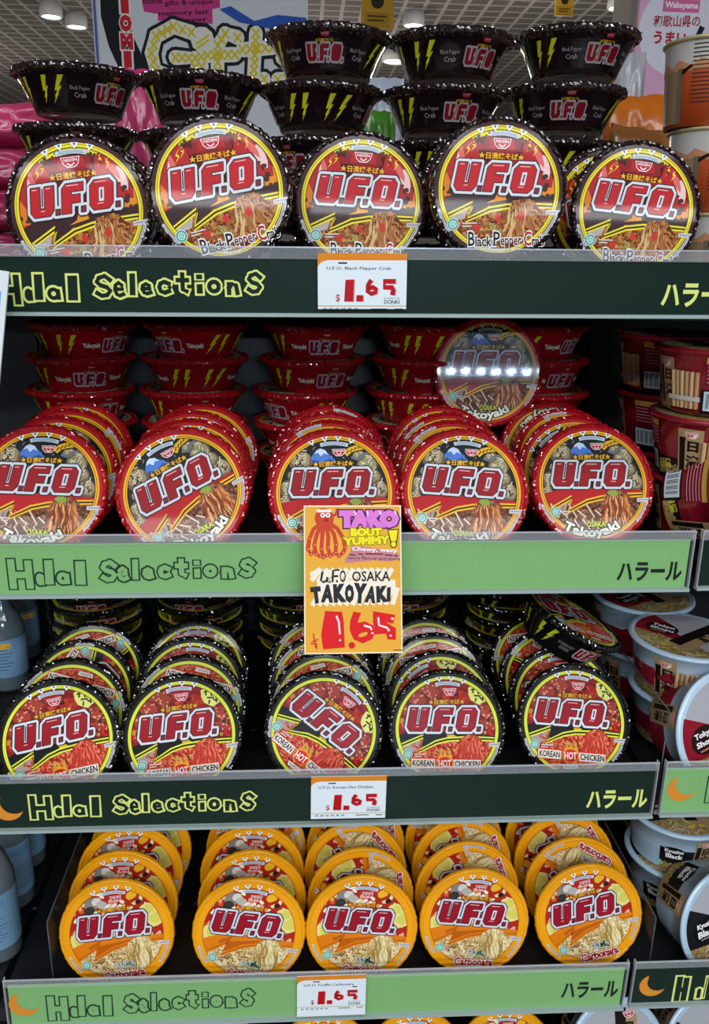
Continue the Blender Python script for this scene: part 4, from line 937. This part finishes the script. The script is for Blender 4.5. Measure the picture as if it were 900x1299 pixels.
upright('red', 'red ramen bowl in shade behind the red stack, topmost of the rear stack', 853, .31, FL[2]+2*hz, -100)
upright('red', 'red ramen bowl in shade behind the red stack, middle of the rear stack', 850, .31, FL[2]+hz, 20)
upright('red', 'red ramen bowl in shade behind the red stack, lowest of the rear stack', 850, .31, FL[2], 60)
lying('red', 'dark maroon ramen bowl on its side before the red stack at the right edge', 948, 625, .06, (.55, -.78, .28), 60)
upright('white', 'white and maroon ramen bowl standing under the pale rail, lid seen from above', 868, .165, FL[3]+hz, -45)
upright('white', 'white and maroon ramen bowl underneath the one whose lid shows', 866, .17, FL[3], -50)
upright('white', 'white and maroon ramen bowl deep in the shade behind the tilted black bowl', 812, .33, FL[3]+hz, 30)
upright('white', 'white and maroon ramen bowl at the rear, below the shaded one', 812, .33, FL[3], 60)
lying('white', 'maroon and white ramen bowl fallen on its side above the crescent rail', 921, 926, .05, (.28, -.86, .3), 8)
upright('blue', 'pale blue ramen bowl with a black roundel, standing above the fallen blue one', 857, .2, FL[4]+hz, 12)
upright('blue', 'pale blue ramen bowl underneath the upright blue one', 855, .2, FL[4], -10)
upright('blue', 'pale blue ramen bowl in shade, rear of the blue bowls', 840, .36, FL[4]+hz, 70)
upright('blue', 'pale blue ramen bowl in shade, low at the rear of the blue bowls', 840, .37, FL[4], 70)
lying('blue', 'pale blue ramen bowl fallen on its side above the lowest crescent rail', 922, 1168, .05, (.27, -.9, .22), 4)
lying('blue', 'pale blue ramen bowl cut off at the bottom, beside the last orange bowl', 785, 1335, .06, (.1, -.86, .42), 10)
lying('blue', 'pale blue ramen bowl cut off in the bottom right corner', 905, 1330, .06, (.1, -.86, .42), -10)

def tall_cup(label, px, y, z, turn):
    h, r0, r1 = .103, .052, .064
    t = thing('tall_noodle_cup', label, 'noodle cup', (atx(px, y, z+.06), y, z), Matrix.Rotation(radians(turn), 3, 'Z'), 'tall noodle cups at the right edge')
    g = mat('cup_pale_grey', 'b9b4ae', .35, coat=.3); o_ = mat('cup_burnt_orange', 'b2471c', .35, coat=.3)
    rr = lambda q: r0+(r1-.003-r0)*q/h
    b = MB(); b.lathe([(0, .003), (r0-.004, .003), (r0-.003, 0), (r0, 0), (rr(.07), .07)], o_, 72); b.lathe([(rr(.07), .07), (rr(h-.004), h-.004)], g, 72)
    A = Art()
    A.poly([(-.2+.01*i, .07+.004*((i*5) % 3)) for i in range(41)]+[(.2, .064), (-.2, .064)], ink('b9805c'))
    A.strokes([[(-.02, .098-.0047*i), (.05+.004*((i*3) % 4), .098-.0047*i)] for i in range(16)], .0013, ink('3a2a22'))
    A.rect(.06, .01, .085, .098, ink('7c2010')); A.strokes([[(.062,   .02+.006*i), (.083, .02+.006*i)] for i in range(12)], .001, ink('e0c8a8'))
    A.rect(-.04, .004, -.032, .068, ink('6a5a48')); A.poly([(-.034, .066), (-.02, .072), (-.02, .068), (-.034, .06)], KAN)
    A.rect(-.075, .004, -.04, .066, ink('8c7258'))
    slice_art(A, .008); b.art(A, lambda x, q, L: ((rr(q)+.0006+L*8e-6)*sin(x/.057), -(rr(q)+.0006+L*8e-6)*cos(x/.057), q)); b.build('cup_body', t)
    b = MB(); b.lathe([(r1-.005, h-.006), (r1, h-.004), (r1+.001, h-.002), (r1-.001, h), (r1-.003, h), (0, h-.001)], mat('foil_lid', 'c9b98a', .3, .4), 72, lambda a, k: (.0004*sin(a*23), 0)); b.build('lid', t)
hc = .104
tall_cup('tall orange and grey noodle cup with small print, upper one at the right edge', 902, .2, FL[1]+hc*2, -28)
tall_cup('tall orange and grey noodle cup at the right edge, directly below the upper one', 905, .2, FL[1]+hc, -10)
tall_cup('tall orange and grey noodle cup lowest at the right edge', 907, .2, FL[1], 0)

# bottles of the neighbouring bay
def bottle(label, px, py, y, shelf, h=.25, turn=0):
    P = atz(px, py, FL[shelf]); x, y = P.x, P.y
    t = thing('glass_bottle', label, 'bottle', (x, y, FL[shelf]), Matrix.Rotation(radians(turn), 3, 'Z'), 'pale bottles at the left edge'); r = .033
    gl = mat('bottle_glass', '59656b', .12, coat=.4); b = MB()
    b.lathe([(0, .004), (r*.7, .004), (r*.9, 0), (r, .008), (r, h*.52), (r*.97, h*.58), (r*.75, h*.68), (r*.42, h*.78), (r*.38, h*.9), (0, h*.9)], gl, 40); b.build('bottle_body', t)
    b = MB(); b.lathe([(r*.4, h*.88), (r*.44, h*.885), (r*.44, h-.002), (r*.4, h), (0, h)], mat('bottle_cap', '20242a', .3), 24); b.build('cap', t)
    lab = mat('bottle_label', '6d90ab', .4); A = Art(); A.rect(-pi*r, .03, pi*r, h*.5, lab)
    for s in (-.07, 0, .07):
        A.strokes([[(s-.016, .045+.006*i), (s+.012+.004*(i % 3), .045+.006*i)] for i in range(8)], .0012, ink('2c3c50')); A.rect(s-.018, h*.42, s+.018, h*.47, ink('d8a63c' if shelf == 3 else '5c88ac'))
    slice_art(A, .006); b = MB(); b.art(A, lambda x_, q, L: ((r+.0006+L*1e-5)*sin(x_/r), -(r+.0006+L*1e-5)*cos(x_/r), q)); b.build('label', t)
bottle('pale blue bottle in shade on the left edge, beside the black bowls', 14, 868, 0, 3, .2)
bottle('second pale blue bottle in shade, behind the first one beside the black bowls', 30, 830, 0, 3, .2, 40)
bottle('pale blue bottle at the bottom left corner, front of the bottle row', 2, 1205, 0, 4, .26, 10)
bottle('pale blue bottle, second from the front at the bottom left', 20, 1140, 0, 4, .26, 50)
bottle('pale blue bottle, third from the front at the bottom left, beside the orange bowls', 36, 1090, 0, 4, .26, 20)

# ------------------------------------------------------------------ behind the gondola
def bag(label, px, py, y, w_, h_, col, cat='snack bag', tilt=0, group=None, stripe=None):
    """a filled film bag: pillow shape with creases and crimped ends"""
    P = at(px, py, y); r = random.Random(int(px*7+py)); n = 22; v = []; f = []
    m = mat('bag_'+col, col, .22, coat=.4, crough=.06, bump=(30, .25, 3)); ms = mat('bag_'+(stripe or col), stripe or col, .22, coat=.4, crough=.06, bump=(30, .25, 3))
    b = MB(); ph = [r.uniform(0, 6) for _ in range(6)]
    for side in (1, -1):
        v = []; f = []; g = []
        for i in range(n+1):
            for j in range(n+1):
                a, c = i/n*2-1, j/n*2-1
                d = max(0, (1-abs(a)**2.6))**.6*max(0, (1-abs(c)**3.5))**.6
                wob = .006*sin(5*a+ph[0]+3*c)+.004*sin(11*a+ph[2])*sin(9*c+ph[3])
                v.append((a*w_/2*(1-.06*c*c*(1-d)), -side*(d*w_*.22+wob*d), c*h_/2+.0012*sin(9*a+ph[4])))
        for i in range(n):
            for j in range(n):
                q = (i*(n+1)+j, (i+1)*(n+1)+j, (i+1)*(n+1)+j+1, i*(n+1)+j+1)
                (g if stripe and 6 < j < 13 and 5 < i < 17 else f).append(q)
        b.add(v, f, m, True)
        if g: b.add(v, g, ms, True)
    o = b.build('snack_bag'); o.location = P; o.rotation_euler = (radians(-6), radians(tilt), radians(r.uniform(-12, 12)))
    return tag(o, label, cat, group)
zb = FL[1]
def standing(label, px, ptop, y, w_, col, **k):           # a bag standing on the shelf with its top at a pixel
    z = at(px, ptop, y).z; h_ = z-zb; c = proj((atx(px, y, zb+h_/2), y, zb+h_/2)); bag(label, c[0], c[1], y, w_, h_, col, **k)
GP = 'pink snack bags behind the black stacks'
for i, (lab, col) in enumerate((('lowest of the pile at the left edge', '8c2046'), ('third from top in the pile at the left edge', 'a02850'), ('second from top in the pile at the left edge', 'b03058'), ('topmost of the pile at the left edge', 'c23a66'))):
    z = zb+.034+.066*i; P = proj((atx(2, .56, z), .56, z)); bag('pink snack bag '+lab, P[0], P[1], .56, .25, .066, col, tilt=(3, -4, 5, -3)[i], group=GP)
standing('pink snack bag showing between the first two black stacks', 180, 84, .6, .085, 'b83a68', group=GP)
standing('green snack bag tip between the third and fourth black stacks', 480, 138, .5, .06, '5a9c34')
standing('white and blue snack bag between the third and fourth black stacks', 488, 95, .66, .07, 'a8aec0', stripe='6a78b8')
standing('orange snack bag with a dark emblem behind the tall cups', 812, 118, .56, .13, 'c8691a', tilt=-5, stripe='4a2c18')
standing('brown and orange snack bag leaning lower before the orange one', 806, 160, .46, .13, '9c6430', tilt=4)
standing('white snack bag with a red berry print beside the last black stack', 787, 62, .66, .06, 'a9a9ac', stripe='98686c')

def board(name, label, cat, x0p, x1p, ytp, zb_, y, draw, base, legs=True):
    """an upright sign board on two posts, printed on the front"""
    A0, A1 = at(x0p, ytp, y), at(x1p, ytp, y); zt = max(A0.z, A1.z); w_ = A1.x-A0.x; h_ = zt-zb_
    t = thing(name, label, cat, (A0.x, y, 0))
    b = MB(); b.box(0, w_, 0, .012, zb_, zt, base); A = Art(); draw(A, h_/w_); b.art(A, lambda x, q, L: (x*w_, -.0003-L*3e-5, zt+q*w_)); b.build('panel', t)
    for x in (.02, w_-.02):
        b = MB(); b.tube([(x, .03, 0), (x, .03, zb_+.1)], .012, mat('post_steel', '8c9094', .35, .7), 10); b.build('post', t)
    return t
def gift_sign(A, h):
    k = 1/278; X = lambda p: (p-112)*k
    Y = lambda p: -(p+60)*k
    A.rect(0, -h, 1, 0, paint('dcdde0')); A.rect(0, -h, .025, 0, paint('c7cad0')); A.strokes([[(.012, 0), (.012, -h)]], .012, paint('5a64a8'))
    A.strokes([[(X(142), Y(-50)), (X(140), Y(20)), (X(147), Y(50)), (X(165), Y(90)), (X(180), Y(120))]], .125, paint('16161a'))
    for i, c in enumerate('DIOMI'):
        for o, q in ((.16, 'f0e8e8'), (.09, 'd0202c')): A.text(c, X(154), Y(-14+21*i), .056, paint(q), o, w=.045 if c != 'I' else .013)
    A.poly([(X(175), Y(-5)), (X(276), Y(-10)), (X(276), Y(6)), (X(266), Y(8)), (X(266), Y(25)), (X(216), Y(26)), (X(214), Y(22)), (X(195), Y(24)), (X(196), Y(16)), (X(178), Y(14))], paint('d23c86'))
    for t, x, y, w_ in (('home', 190, 1, 24), ('gifts & unique', 236, 2, 62), ('memory last', 229, 14, 64), ('longer', 239, 22, 40)): A.text(t, X(x), Y(y), .026, paint('2a1424'), .02, 4, w=w_*k)
    G = [[(X(a), Y(b)) for a, b in L] for L in (
        [(238, 36), (215, 30), (192, 42), (185, 62), (190, 82), (212, 90), (240, 86), (242, 66), (216, 66)],
        [(250, 64), (250, 88)], [(298, 40), (282, 36), (272, 50), (270, 90)], [(258, 62), (294, 60)], [(322, 34), (318, 86), (332, 88)], [(304, 54), (344, 50)], [(385, 46), (360, 48), (356, 62), (378, 70), (374, 86), (350, 88)])]
    O = paint('17181c')
    A.strokes(G, .095, O); A.discs([(q[0], q[1], .0475) for L in G for q in L]+[(X(252), Y(44), .075)], O)
    A.strokes(G, .064, paint('f0eede')); A.discs([(q[0], q[1], .032) for L in G for q in L]+[(X(252), Y(44), .056)], paint('f0eede'))
    segs = []
    r = random.Random(1)
    for L in G:
        for a, b in zip(L, L[1:]):
            n = max(1, int(hypot(b[0]-a[0], b[1]-a[1])/.03))
            for i in range(n+1):
                cx, cy = a[0]+(b[0]-a[0])*i/n, a[1]+(b[1]-a[1])*i/n
                segs += [[(cx-.018, cy-.02), (cx+.018, cy+.02)], [(cx-.018, cy+.02), (cx+.018, cy-.02)]]
    segs += [[(X(252)-.03, Y(44)-.03+.02*i), (X(252)+.03, Y(44)+.01+.02*i)] for i in (-.5, .5)]
    A.strokes(segs, .009, paint('e6cc1e'))
    A.poly([(X(275), Y(8)), (X(300), Y(22)), (X(340), Y(28)), (X(388), Y(26)), (X(388), Y(14)), (X(350), Y(12)), (X(320), Y(20)), (X(290), Y(4))], paint('2c58b4'))
board('shop_sign', 'white hand painted gift sign with yellow hatched letters behind the black stacks', 'sign', 112, 391, -60, 1.6, 1.5, gift_sign, paint('dcdde0'))
def pink_poster(A, h):
    k = 1/150; X = lambda p: (p-818)*k; Y = lambda p: -(p+50)*k
    A.rect(0, -h, 1, 0, paint('dba6c2')); A.disc(X(880), Y(30), .4, paint('dcd8e2'), 40, .36)
    A.rect(X(848), Y(10), X(895), Y(-4), paint('d46a98')); A.text('Wakayama', X(872), Y(3), .055, paint('f4eef2'), .03, w=.28)
    A.text('和歌山県の', X(868), Y(20), .085, paint('a82838'), .02, 2, w=.4); A.text('うまい', X(862), Y(39), .09, paint('b01c2c'), .04, w=.28)
    A.strokes([[(X(902), Y(25)), (X(898), Y(35)), (X(904), Y(45))]], .05, paint('1c1c20'))
board('shop_poster', 'pink poster with red characters behind the tall orange cups', 'poster', 818, 968, -50, 1.72, 1.05, pink_poster, paint('d8a8c0'))
# yellow cards hanging from the ceiling
def yellow_card(A, h):
    A.rect(0, -h, 1, 0, paint('d6a32a')); A.rect(.1, -h*.96, .9, -h*.6, paint('c2922a')); A.strokes([[(.2, -h*.7), (.8, -h*.7)], [(.2, -h*.8), (.7, -h*.8)]], .05, paint('5a4418')); A.disc(.5, -h*.35, .2, paint('3a3020'), 16)
def hung(label, x0, x1, yb, y):
    A0, A1 = at(x0, yb, y), at(x1, yb, y); w_ = A1.x-A0.x; h_ = w_*1.15
    t = thing('hanging_card', label, 'sign', (A0.x, y, A0.z)); b = MB(); b.box(0, w_, 0, .004, 0, h_, paint('d6a32a')); A = Art(); yellow_card(A, 1.15); b.art(A, lambda x, q, L: (x*w_, -.0002-L*3e-5, h_+q*w_)); b.build('card', t)
    b = MB(); b.tube([(w_/2, .002, h_), (w_/2, .002, CEIL-A0.z)], .002, mat('post_steel', '8c9094'), 6); b.build('cord', t)
hung('yellow card hanging from the ceiling above the third and fourth black stacks', 458, 499, 36, 2.2)
hung('yellow card hanging from the ceiling over the last two black stacks', 704, 727, 20, 2.6)
b = MB(); q0, q1 = at(797, 50, 1.6), at(820, 50, 1.6); b.box(q0.x, q1.x, 1.6, 1.75, 0, CEIL, mat('pillar_paint', '8e8272', .7)); struct(b.build('trim_1'))
# lamps in the ceiling
LAMP = mat('lamp_lens', 'f4f6ff', .3, emit=9); HOUS = mat('lamp_housing', 'd6d6d4', .4)
def ceiling_lamp(label, x, y, r=.055):
    t = thing('ceiling_spotlight', label, 'ceiling light', (x, y, CEIL), group='round spotlights in the ceiling')
    b = MB(); b.lathe([(r*.5, 0), (r*1.1, 0), (r*1.12, -.07), (r*.98, -.075), (r*.98, -.06)], HOUS, 32); b.build('housing', t)
    b = MB(); b.lathe([(0, -.066), (r*.97, -.064)], LAMP, 32); b.build('lens', t)
for px, py, lab in ((65, 20, 'round spotlight over the left edge, the upper of two'), (97, 33, 'round spotlight over the left edge, the lower of two'), (502, 77, 'round spotlight glowing between the third and fourth black stacks'),
                    (525, 31, 'round spotlight just above the fourth black stack'), (786, 9, 'round spotlight above the last black stack')):
    P = atz(px, py, CEIL-.065); ceiling_lamp(lab, P.x, P.y, .06 if py < 50 else .09)
# the track of small lamps whose reflection glares in the standing lid
nrm = facing(8, -5); dv = (STAND+Vector((0, 0, .004))-CAM).normalized(); rf = dv-nrm*2*dv.dot(nrm); tt = (2.2-STAND.z)/rf.z; Q = STAND+rf*tt
t = thing('track_light', 'row of small blue white lamps reflected in the raised takoyaki lid', 'ceiling light', (Q.x, Q.y, 2.2))
b = MB(); b.box(-.5, .5, -.02, .02, .04, .07, HOUS); b.build('track', t)
for s in (-.3, .3):
    b = MB(); b.tube([(s, 0, .06), (s, 0, CEIL-2.2)], .004, HOUS, 8); b.build('rod', t)
LED = mat('led_lens', 'cfe6ff', .3, emit=1000)
for i in range(8):
    b = MB(); b.lathe([(.04, .05), (.038, .004), (.034, 0)], HOUS, 20, c=(-.42+.12*i, 0, 0)); h = b.build('lamp_head', t); b = MB(); b.lathe([(0, -.034), (.018, -.03), (.03, -.018), (.034, .003)], LED, 20, c=(-.42+.12*i, 0, 0)); b.build('lens', h)
